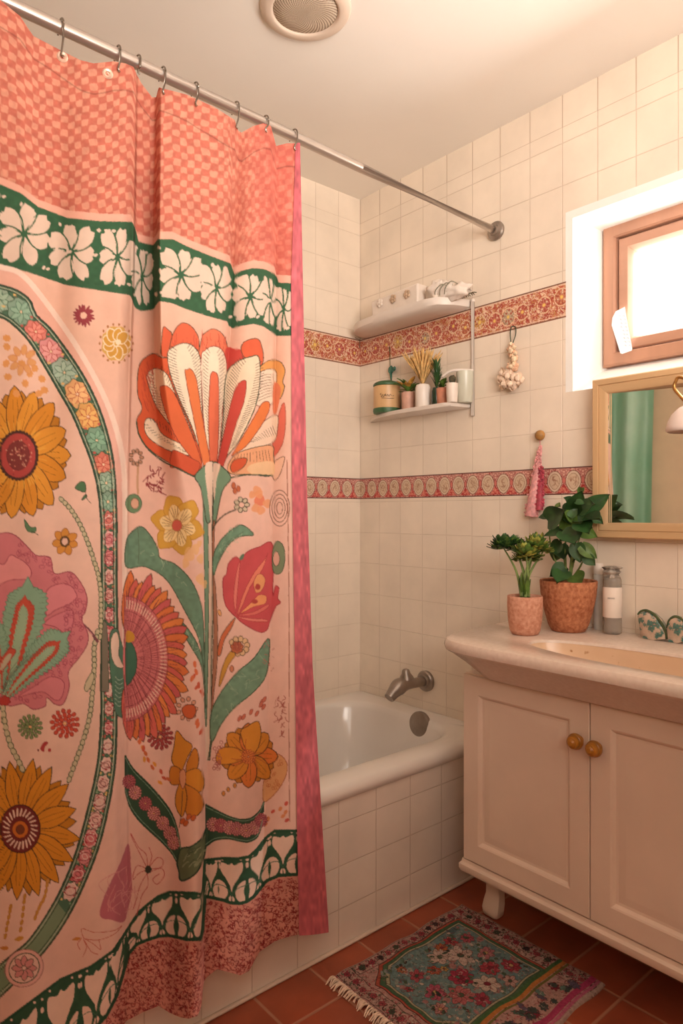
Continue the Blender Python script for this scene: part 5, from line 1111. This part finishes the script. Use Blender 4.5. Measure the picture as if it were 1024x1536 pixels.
def dish(nm, xw, pts_px, arch_px, th, lb):
    P_ = [wx(px, py, xw) for px, py in pts_px]; lo = min(p.z for p in P_); off = Vector((0, 0, TZ+.0005-lo)); P_ = [p+off for p in P_]
    cc = sum(P_, Vector())/len(P_); t = thing(nm, (xw+th/2, cc.y, TZ), lb, 'glass dish', 'painted glass dishes by the basin')
    bm = B(); n = len(P_); k_ = .93
    def rg2(dx, k): return [Vector((xw+dx, cc.y+(p.y-cc.y)*k, TZ+.0005+(p.z-TZ-.0005)*(k if p.z > TZ+.004 else 1))) for p in P_]
    loft(bm, [rg2(0, .90), rg2(.003, .98), rg2(th*.5, 1), rg2(th-.003, .98), rg2(th, .90)]); obj('cup', bm, PGL, t, auto=60)
    A_ = [wx(px, py, xw)+off for px, py in arch_px]; bm = B(); tube(bm, cat([(p.x+.004, p.y, p.z) for p in A_], 6), [.0022+.0014*math.sin(PI*i/(len(A_)*6-5)) for i in range((len(A_)-1)*6+1)], 8); obj('rim', bm, RIM, t)
dish('glass_dish', -.062, [(959, 951), (957, 935), (955, 922), (958, 917), (966, 915), (975, 918), (985, 927), (993, 939), (998, 952), (997, 957), (978, 958), (964, 955)], [(955, 920), (960, 915), (969, 914), (981, 921), (991, 934), (997, 947), (998, 957)], .034, 'painted clear glass dish with sloping olive rim, the left one beside the basin')
dish('glass_dish', -.062, [(1001, 960), (999, 945), (1000, 932), (1005, 925), (1013, 923), (1022, 926), (1028, 938), (1030, 958), (1015, 963)], [(999, 940), (1002, 929), (1010, 923), (1020, 926), (1027, 938), (1030, 955)], .034, 'painted clear glass dish with round olive arch, the right one cut by the photo edge')
# pump-less bottle with white label
c = Vector((-.040, wz(911, 945, TZ).y-.02, TZ)); c.y = wx(918, 945, -.048).y; c.x = -.048; bt = thing('soap_bottle', c, 'clear grey bottle with white label and crumpled cap beside the large clay pot', 'bottle')
GL = glass_mat('smoky clear glass', (226, 218, 208), .30, .08)
bm = B(); lathe(bm, c, [(.020, 0), (.0245, .003), (.0255, .012), (.0245, .03), (.0242, .145), (.023, .152), (.019, .156)], 32); obj('bottle_body', bm, GL, bt, auto=50)
bm = B(); lathe(bm, c, [(.0250, .046), (.0254, .047), (.0254, .128), (.0250, .129)], 32, cap0=False, cap1=False); obj('label_wrap', bm, mat('white paper label', (236, 220, 206), .7, .02, 20), bt, auto=0)
bm = B(); th1 = math.atan2(CAM[1]-c.y, CAM[0]-c.x)
for s0 in (-.004, .001, .006, .010): tube(bm, [(c.x+.0257*math.cos(th1-(s0+d_)/.0255), c.y+.0257*math.sin(th1-(s0+d_)/.0255), c.z+.098+z_) for d_, z_ in ((-.002, 0), (0, .004), (.001, -.001), (.0025, .003))], .0005, 4)
obj('lettering', bm, mat('grey lettering', (120, 110, 104), .7, .1, 30), bt)
bm = B(); lathe(bm, c, [(.019, .150), (.022, .156), (.018, .163), (.024, .170), (.019, .176), (.025, .182), (.016, .186), (.004, .187)], 14); 
for v_ in bm.verts:
    k_ = 1+.35*mnoise.noise(v_.co*90); v_.co.x = c.x+(v_.co.x-c.x)*k_; v_.co.y = c.y+(v_.co.y-c.y)*k_
obj('cap', bm, mat('crumpled grey foil cap', (170, 160, 150), .3, .25, 70, metal=.4), bt)
# tall frosted jar behind the big pot
c = Vector((-.016, wx(897, 900, -.016).y, TZ)); fj = thing('frosted_jar', c, 'pale frosted glass jar standing behind the large clay pot', 'jar')
bm = B(); lathe(bm, c, [(.011, 0), (.0128, .003), (.0128, .154), (.012, .158), (.001, .158)], 28); obj('jar_body', bm, glass_mat('frosted glass', (236, 230, 222), .75, .4), fj, auto=50)
bm = B(); lathe(bm, c, [(.0128, .158), (.0135, .160), (.0135, .186), (.0125, .189), (.001, .186)], 28); obj('lid', bm, CERW, fj, auto=50)

# ------------------------------------------------------------------ potted plants on the vanity
CLAY1 = mat('pale mottled terracotta', (216, 162, 136), .8, .12, 110, bump=.2, c2=(188, 122, 94), detail=7); CLAY2 = mat('dark mottled terracotta', (204, 136, 96), .8, .12, 95, bump=.3, c2=(152, 82, 50), detail=8)
def clay_pot(c, prof, m, t, rsoil, zs):
    bm = B(); lathe(bm, c, prof, 48, cap1=False); obj('pot', bm, m, t, auto=60)
    bm = B(); lathe(bm, c, [(rsoil, zs), (rsoil*.6, zs+.004), (.001, zs+.006)], 32, cap0=False); obj('soil', bm, SOIL, t)
b1 = wz(787, 951, TZ); p1 = thing('potted_plant', b1, 'smaller pale terracotta pot with fleshy stems and clustered green florets', 'potted plant')
r1 = .0475
clay_pot(b1, [(.030, 0), (.036, .002), (.041, .012), (.0455, .04), (r1, .075), (r1, .104), (.0462, .1055), (.0435, .104), (.043, .09)], CLAY1, p1, .0432, .094)
random.seed(21); STEM = mat('pale green stem', (112, 132, 72), .5, .2, 20)
def pxw(px, py, x): return wx(px, py, x)
heads = [(755, 822, -.21, 21), (770, 817, -.19, 14), (789, 834, -.23, 21), (803, 822, -.20, 21), (814, 828, -.18, 15), (797, 840, -.19, 15), (780, 840, -.21, 12)]
zt = b1.z+.096
for i, (hx, hy, xx, rp) in enumerate(heads):
    hd = pxw(hx, hy, xx); st = Vector((b1.x+random.uniform(-.012, .012), b1.y+random.uniform(-.012, .012), zt)); bm = B()
    mid = st*.45+hd*.55; mid = Vector((st.x*.7+hd.x*.3, st.y*.7+hd.y*.3, mid.z)); tube(bm, cat([st, mid, hd], 6), [.0045, .0043, .004, .0038, .0036, .0034, .0032, .003, .0028, .0026, .0024, .0022, .002], 8); obj('stem', bm, STEM, p1)
    bm = B(); bm2 = B(); rr_ = rp/1030*2.15
    for j in range(int(rp*7)):
        a = random.uniform(0, 2*PI); e = random.uniform(-.35, 1.5); d = Vector((math.cos(a)*math.cos(e), math.sin(a)*math.cos(e), math.sin(e)*.8)); q_ = hd+d*rr_*random.uniform(.25, .62)
        leaf_bm(bm if (j+i) % 3 else bm2, q_, d, (0, 0, 1), rr_*random.uniform(.35, .6), rr_*.20, -.3, n=3)
    dk = i in (0, 1); obj('florets', bm, LEAFD if dk else LEAFG, p1); obj('florets', bm2, LEAFG if dk else LEAFY, p1)
bm = B()
for j in range(9):
    a = random.uniform(0, 2*PI); d = Vector((math.cos(a)*.35, math.sin(a)*.35, 1)); leaf_bm(bm, Vector((b1.x, b1.y, zt-.002)), d, (math.cos(a), math.sin(a), 0), random.uniform(.05, .085), .008, .1)
obj('blade_leaves', bm, LEAFG, p1)
b2 = wx(852, 942, -.100); b2.z = TZ; p2 = thing('potted_plant', b2, 'larger rough terracotta pot with tall glossy heart leaved plant beside the mirror', 'potted plant')
clay_pot(b2, [(.040, 0), (.046, .002), (.055, .018), (.067, .06), (.0755, .105), (.0785, .140), (.077, .143), (.0725, .141), (.0715, .12)], CLAY2, p2, .072, .126)
def Q(X, Y, x): return wx(720+X/4.267, 720+Y/4.267, x)
bm = B(); r0 = b2+Vector((0, 0, .125))
for pts, r in ((((575, 640), (580, 540), (600, 400), (630, 330)), .0042), (((548, 640), (545, 480), (545, 400), (565, 330)), .0034), (((580, 640), (630, 570), (655, 520), (670, 470)), .003), (((550, 640), (500, 560), (450, 420), (440, 250)), .0028), (((545, 600), (530, 450), (490, 310), (478, 240)), .0028), (((580, 620), (600, 420), (605, 260), (600, 130)), .0034), (((590, 560), (640, 350), (690, 240)), .003), (((560, 640), (520, 600), (500, 590)), .0024)):
    L = cat([Q(X, Y, -.088+random.uniform(-.015, .015)*(k > 0)) for k, (X, Y) in enumerate(pts)], 5); tube(bm, L, [r*(1-.4*i/len(L)) for i in range(len(L))], 8)
obj('stem', bm, STEM, p2)
LV = [((590, 260), (540, 190), .42, -.13), ((640, 280), (690, 330), .42, -.14), ((655, 190), (720, 150), .44, -.11), ((575, 240), (620, 180), .44, -.14), ((520, 590), (455, 580), .5, -.12), ((500, 430), (470, 520), .46, -.09), ((610, 430), (590, 520), .4, -.07), ((650, 260), (755, 225), .36, -.12), ((445, 232), (372, 236), .42, -.10), ((432, 262), (528, 196), .40, -.12), ((470, 180), (508, 160), .45, -.09), ((600, 215), (645, 78), .34, -.10), ((575, 160), (528, 210), .5, -.08), ((668, 200), (822, 92), .30, -.075), ((672, 205), (786, 275), .36, -.085), ((620, 232), (498, 306), .42, -.12), ((628, 228), (662, 288), .5, -.10),
      ((548, 322), (402, 345), .26, -.11), ((610, 325), (505, 385), .40, -.13), ((560, 335), (600, 402), .5, -.14), ((628, 318), (748, 362), .36, -.10), ((640, 300), (715, 300), .40, -.08), ((520, 400), (448, 470), .46, -.11), ((505, 420), (535, 505), .46, -.10), ((612, 402), (640, 530), .40, -.13), ((640, 420), (748, 500), .36, -.13), ((670, 490), (735, 545), .45, -.135),
      ((545, 565), (448, 612), .48, -.12), ((535, 590), (490, 650), .5, -.14), ((560, 600), (470, 560), .44, -.08), ((600, 610), (640, 656), .40, -.10), ((592, 150), (540, 110), .44, -.07), ((610, 140), (668, 150), .40, -.12), ((700, 240), (720, 200), .5, -.06), ((600, 270), (530, 250), .5, -.10)]
bmA, bmB_ = B(), B()
for i, (a, b, wr, x) in enumerate(LV):
    A_ = Q(*a, x+random.uniform(-.01, .01)); T_ = Q(*b, min(x+random.uniform(-.045, .015), -.062 if b[0] > 700 else -.02)); d = T_-A_; L = d.length
    up = Vector((-.7, -.35, random.uniform(.1, .9))); leaf_bm(bmA if i % 5 else bmB_, A_, d, up, L, L*wr*1.05, .18, True, 8)
obj('foliage', bmA, LEAFD, p2, auto=0); 
for k in range(10): a = k*.63; leaf_bm(bmB_, Q(640, 92, -.10), Vector((random.uniform(-.4, .4), random.uniform(-.6, .6), 1)), (-1, 0, .3), .022, .006, .1, n=3)
obj('foliage', bmB_, LEAFG, p2, auto=0)

# ------------------------------------------------------------------ mirror, wall lamp, paper tag, green curtain
OAK = mat('pale oak frame', (200, 162, 118), .5, .10, 5, bump=.12, stretch=(1, 1, .15)); OAKH = mat('pale oak rail', (204, 166, 122), .5, .10, 5, bump=.12, stretch=(1, .15, 1))
my0, my1, mz0, mz1 = -1.032, -1.345, 1.078, 1.522
mi_ = thing('wall_mirror', (0, (my0+my1)/2, mz0), 'pale oak framed mirror on the tiled wall below the window', 'mirror')
bm = B(); prof = [(0, -.001), (0, -.046), (.003, -.050), (.017, -.050), (.0185, -.047), (.020, -.047), (.0215, -.049), (.034, -.045), (.042, -.040), (.043, -.030), (.043, -.001)]
rs = [ring(bm, [(x, my0-i, mz0+i), (x, my0-i, mz1-i), (x, my1+i, mz1-i), (x, my1+i, mz0+i)]) for i, x in prof]
for a, b in zip(rs, rs[1:]):
    for j in range(4):
        f = bm.faces.new((a[j], a[(j+1) % 4], b[(j+1) % 4], b[j])); f.material_index = j % 2
obj('frame', bm, [OAK, OAKH], mi_, auto=25)
bm = B()
for o_ in (.0455, .0505): tube(bm, [(-.036, my0-o_, mz0+.043), (-.036, my0-o_, mz1-.043)], .0018, 8)
obj('beading', bm, mat('pale gilt beading', (232, 206, 164), .3, .05, 30, metal=.3), mi_)
q = NT('mirror silver'); q.l(q.ramp(q.noise(3, 1), [(.3, (238, 238, 236)), (.7, (244, 244, 242))]), q.b.inputs['Base Color']); q.set(Roughness=.015, Metallic=1)
bm = B(); pl, pr2 = my0-.040, my1+.040; xl, xr = -.0375, -.004
loft(bm, [[(xl, pl, mz0+.035), (xl, pl, mz1-.035), (xr, pr2, mz1-.035), (xr, pr2, mz0+.035)], [(xl+.003, pl, mz0+.035), (xl+.003, pl, mz1-.035), (xr+.003, pr2, mz1-.035), (xr+.003, pr2, mz0+.035)]]); obj('glass', bm, q.m, mi_, smooth=False)
lp = thing('wall_lamp', (0, -1.42, 1.42), 'white dome wall lamp on a brass curl in front of the mirror', 'lamp'); BRASS = mat('aged brass', (176, 132, 76), .3, .1, 30, metal=.9)
lc = wx(1033, 640, -.12)
bm = B(); lathe(bm, (-.001, -1.42, 1.42), [(.034, 0), (.034, .008), (.026, .014), (.012, .018)], 28, (-1, 0, 0)); obj('backplate', bm, BRASS, lp, auto=40)
bm = B(); h0 = wx(1012, 578, -.12)
tube(bm, cat([(-.012, -1.42, 1.42), (-.06, -1.42, 1.44), lc+Vector((0, -.045, .085)), wx(1022, 566, -.12), wx(1013, 572, -.12), wx(1011, 582, -.12), wx(1018, 592, -.12), lc+Vector((0, 0, .052))], 7), .0042, 10); obj('arm', bm, BRASS, lp)
bm = B(); lathe(bm, lc, [(.048, -.012), (.052, -.009), (.051, .0), (.047, .014), (.038, .032), (.024, .046), (.010, .053), (.008, .060)], 40, cap0=False, cap1=True)
lathe(bm, lc, [(.050, -.010), (.047, .0), (.04, .02), (.02, .04)], 40, cap0=False); obj('lamp_shade', bm, mat('white opal lamp shade', (226, 206, 196), .35, .02, 10), lp, auto=60)
bm = B(); blob(bm, lc+Vector((0, 0, .008)), .018, 14); obj('bulb', bm, mat('frosted bulb', (240, 226, 206), .3, .01, 10), lp)
xs_ = WXD-.022; pg = [(918, 477), (923, 467), (937, 460), (938, 468), (948, 523), (947, 526), (933, 531), (930, 530), (917, 488)]
bm = B(); loft(bm, [[wx(a, b, xs_) for a, b in pg], [wx(a, b, xs_+.0012) for a, b in pg]]); tagp = thing('paper_tag', wx(932, 530, xs_), 'white paper tag with faint writing hanging crooked on the brown window frame', 'tag'); obj('paper', bm, mat('white paper', (250, 250, 250), .7, .01, 10), tagp, smooth=False)
bm = B(); random.seed(5)
for k in range(9):
    f = k/9; a0 = 924+f*11; b0 = 474+f*50
    for j in range(2): p = a0+3+j*6+random.uniform(-1, 1); tube(bm, [wx(p, b0, xs_-.0012), wx(p+1.5, b0-1.2, xs_-.0012), wx(p+3, b0+.8, xs_-.0012)], .00045, 4)
obj('writing', bm, mat('faint blue ink', (150, 160, 196), .8, .1, 30), tagp)
GCM = mat('green satin curtain', (150, 206, 172), .38, .08, 3, c2=(186, 224, 198), spec=.6)
gt = thing('green_curtain', (-2.46, -.55, .05), 'green curtain on the opposite wall, seen reflected in the mirror', 'curtain')
bm = B(); t_ = np.linspace(0, 1, 90); zz = np.linspace(.06, 2.22, 24); vv = []
for z in zz: vv.append([bm.verts.new((-2.44+.05*math.sin(t*PI*6+.4*math.sin(z*2)), -.30-.52*t-.012*math.sin(z*1.7+t*3), z)) for t in t_])
for a, b in zip(vv, vv[1:]):
    for j in range(89): bm.faces.new((a[j], a[j+1], b[j+1], b[j]))
obj('cloth', bm, GCM, gt, auto=0)
bm = B(); tube(bm, [(-2.44, -.12, 2.235), (-2.44, -1.0, 2.235)], .012, 12); tube(bm, [(-2.44, -.14, 2.235), (-2.549, -.14, 2.235)], .006, 8); tube(bm, [(-2.44, -.98, 2.235), (-2.549, -.98, 2.235)], .006, 8); obj('rod', bm, BRASS, gt)

# ------------------------------------------------------------------ rug
random.seed(9); RW, RH = 490.0, 447.0; rc = Canvas(0, RW, 0, RH, 2.2, (196, 150, 138))
def scrib(x0, x1, y0, y1, n, cols, lo=2, hi=7, w=(.8, 2)):
    for i in range(n):
        x, y = random.uniform(x0, x1), random.uniform(y0, y1); a = random.uniform(0, 2*PI); l = random.uniform(lo, hi)
        rc.line(cat([(x, y), (x+l*math.cos(a), y+l*math.sin(a)), (x+l*1.7*math.cos(a+.9), y+l*1.7*math.sin(a+.9))], 4), random.choice(cols), random.uniform(*w))
DKB = (58, 38, 40); RD = (168, 52, 70); GN = (60, 96, 70); CRr = (226, 196, 178)
rc.poly([(0, 0), (RW, 0), (RW, RH), (0, RH)], (206, 160, 146)); scrib(0, RW, 0, RH, 1500, [RD, CRr, DKB, (196, 84, 92), GN], 2, 6)
for a in ((62, 52), (64, 56), (26, 22)): pass
FX0, FX1, FY0, FY1 = 84, 402, 62, 312
def cham(i, c=52): return [(FX0-i+c, FY0-i), (FX1+i, FY0-i), (FX1+i, FY1+i), (FX0-i+c, FY1+i), (FX0-i, FY1+i-c), (FX0-i, FY0-i+c)]
rc.poly(cham(22), (196, 92, 72), DKB, 2); rc.poly(cham(15), (70, 112, 78), DKB, 1.5); rc.poly(cham(6), (196, 190, 150), DKB, 1.2); rc.poly(cham(0), (112, 150, 146), DKB, 1.5)
for i in range(260):
    x, y = random.uniform(FX0+8, FX1-4), random.uniform(FY0+4, FY1-4); rc.ell(x, y, random.uniform(4, 12), random.uniform(3, 9), random.choice([(104, 146, 146), (128, 158, 150), (90, 128, 110), (150, 164, 152), (186, 130, 126), (88, 120, 120)]), None, rot=random.random()*3, wob=.15)
fl = [(258, 118, 34, (226, 198, 180)), (300, 150, 40, (230, 204, 186)), (240, 205, 34, (186, 58, 84)), (330, 96, 22, (196, 72, 84)), (205, 150, 20, (206, 96, 70)), (228, 160, 12, (226, 176, 96)), (160, 130, 22, (196, 84, 96)), (150, 200, 28, (196, 90, 112)), (190, 248, 36, (204, 112, 112)), (265, 262, 34, (232, 208, 186)), (320, 230, 30, (196, 70, 84)), (360, 190, 26, (206, 130, 132)), (368, 262, 26, (182, 60, 78)), (120, 240, 20, (216, 150, 140)), (290, 96, 18, (206, 112, 70)), (370, 120, 20, (200, 96, 110)), (215, 290, 22, (190, 70, 90)), (320, 290, 22, (214, 170, 156)), (150, 90, 14, (214, 130, 90)), (110, 150, 12, (196, 80, 90))]
for x, y, r, c in fl:
    rc.flower(x, y, random.choice([6, 7, 8]), r*.15, r, r*.30, c, DKB, 1, random.random(), 1.1, .12, False, 1, tuple(np.array(c)*.7)); rc.ell(x, y, r*.24, r*.22, random.choice([(70, 92, 70), (226, 186, 120), (130, 40, 56)]), DKB, 1)
for i in range(70):
    x, y = random.uniform(FX0+6, FX1-4), random.uniform(FY0+4, FY1-6); a = random.random()*6; rc.petal(x, y, a, 0, random.uniform(8, 16), 4, random.choice([(60, 92, 70), (84, 124, 96), (232, 210, 186), (40, 60, 52)]), DKB, lw=.8)
scrib(FX0, FX1, FY0, FY1, 260, [DKB, (232, 210, 190), RD], 2, 6, (.6, 1.2))
# scrolling borders
for x0, x1, y0, y1 in ((0, RW, 6, 38), (424, RW-6, 6, RH), (6, 50, 6, RH)):
    rc.poly([(x0, y0), (x1, y0), (x1, y1), (x0, y1)], (204, 164, 148), DKB, 1.6); A_ = (x1-x0)*(y1-y0); scrib(x0+3, x1-3, y0+3, y1-3, int(A_/34), [RD, DKB, GN, (182, 78, 88), CRr, DKB], 2, 6, (1.0, 2.6))
    n = int(max(x1-x0, y1-y0)/30)
    for k in range(n):
        f = (k+.5)/n; x = x0+(x1-x0)*f if x1-x0 > y1-y0 else (x0+x1)/2; y = y0+(y1-y0)*f if y1-y0 > x1-x0 else (y0+y1)/2
        rc.flower(x, y, 6, 1, 10, 3.4, random.choice([(190, 80, 90), (60, 84, 64), (50, 44, 46), (178, 64, 80)]), DKB, 1, k, .9)
rc.line([(0, 3), (RW, 3)], (206, 170, 156), 5); rc.line([(RW-3, 0), (RW-3, RH)], (210, 176, 160), 5)
# stripes on the side nearest the camera
for y, w_, c in ((328, 10, (72, 118, 66)), (338, 11, (216, 134, 64)), (348, 6, (120, 120, 60)), (418, 16, (200, 66, 110)), (432, 8, (216, 110, 140)), (442, 8, (214, 182, 166))): rc.line(cat([(60, y+4), (200, y-3), (330, y+3), (440, y-2), (RW, y)], 5), c, w_)
for i in range(40): rc.ell(random.uniform(60, 440), random.uniform(360, 404), random.uniform(8, 18), random.uniform(5, 11), random.choice([(78, 116, 100), (100, 140, 124), (60, 80, 76), (150, 50, 66), (96, 90, 110)]), DKB, .8, rot=random.random()*3, wob=.2)
scrib(60, 440, 356, 408, 160, [DKB, RD, CRr], 2, 6, (.7, 1.5))
X0r, Y0r = -.764, -.749; nu, nv = 420, 390; t_ = np.linspace(0, 1, nu)[None]; s_ = np.linspace(0, 1, nv)[:, None]
edge_w = .004*np.sin(s_*23)+.003*np.sin(s_*51+1); Zr = .007+.0012*np.sin(t_*31+s_*7)+.0012*np.sin(s_*27+t_*9); fall = np.minimum(np.minimum(t_, 1-t_), np.minimum(s_, 1-s_)); Zr = Zr*np.clip(fall/.006, .12, 1)
RP = np.stack([X0r+.49*t_+edge_w*(1-t_)*.6+0*s_, Y0r-.447*s_+.003*np.sin(t_*19)+0*t_, Zr], -1)
rug = thing('floor_rug', (X0r+.245, Y0r-.223, 0), 'small faded floral rug with cream fringe on the terracotta floor', 'rug')
scrib(FX0, FX1, FY0, FY1, 520, [DKB, (150, 60, 66), (206, 178, 160), (70, 92, 84)], 2, 7, (.7, 1.6))
rc.a = rc.a*.74+np.array((140, 100, 92), np.float32)*.16
grid_obj('rug_cloth', RP, rc.sample(RW*t_+0*s_, RH*s_*.999+0*t_), paint_mat('woven rug wool', .95, .5, 500, .1, 0, .18, nscale=120), rug)
bm = B()
for k in range(110):
    s1 = (k+random.uniform(0, .8))/110; y = Y0r-.447*s1; x = X0r+.003; L = random.uniform(.018, .034); dy = random.uniform(-.012, .008)
    tube(bm, cat([(x, y, .006), (x-L*.5, y+dy*.4, .009+random.uniform(0, .003)), (x-L, y+dy, .0025)], 3), [.0022, .0022, .002, .002, .0018, .0016, .0012], 5)
o = obj('fringe', bm, mat('cream rug fringe', (226, 196, 172), .95, .08, 60), rug)
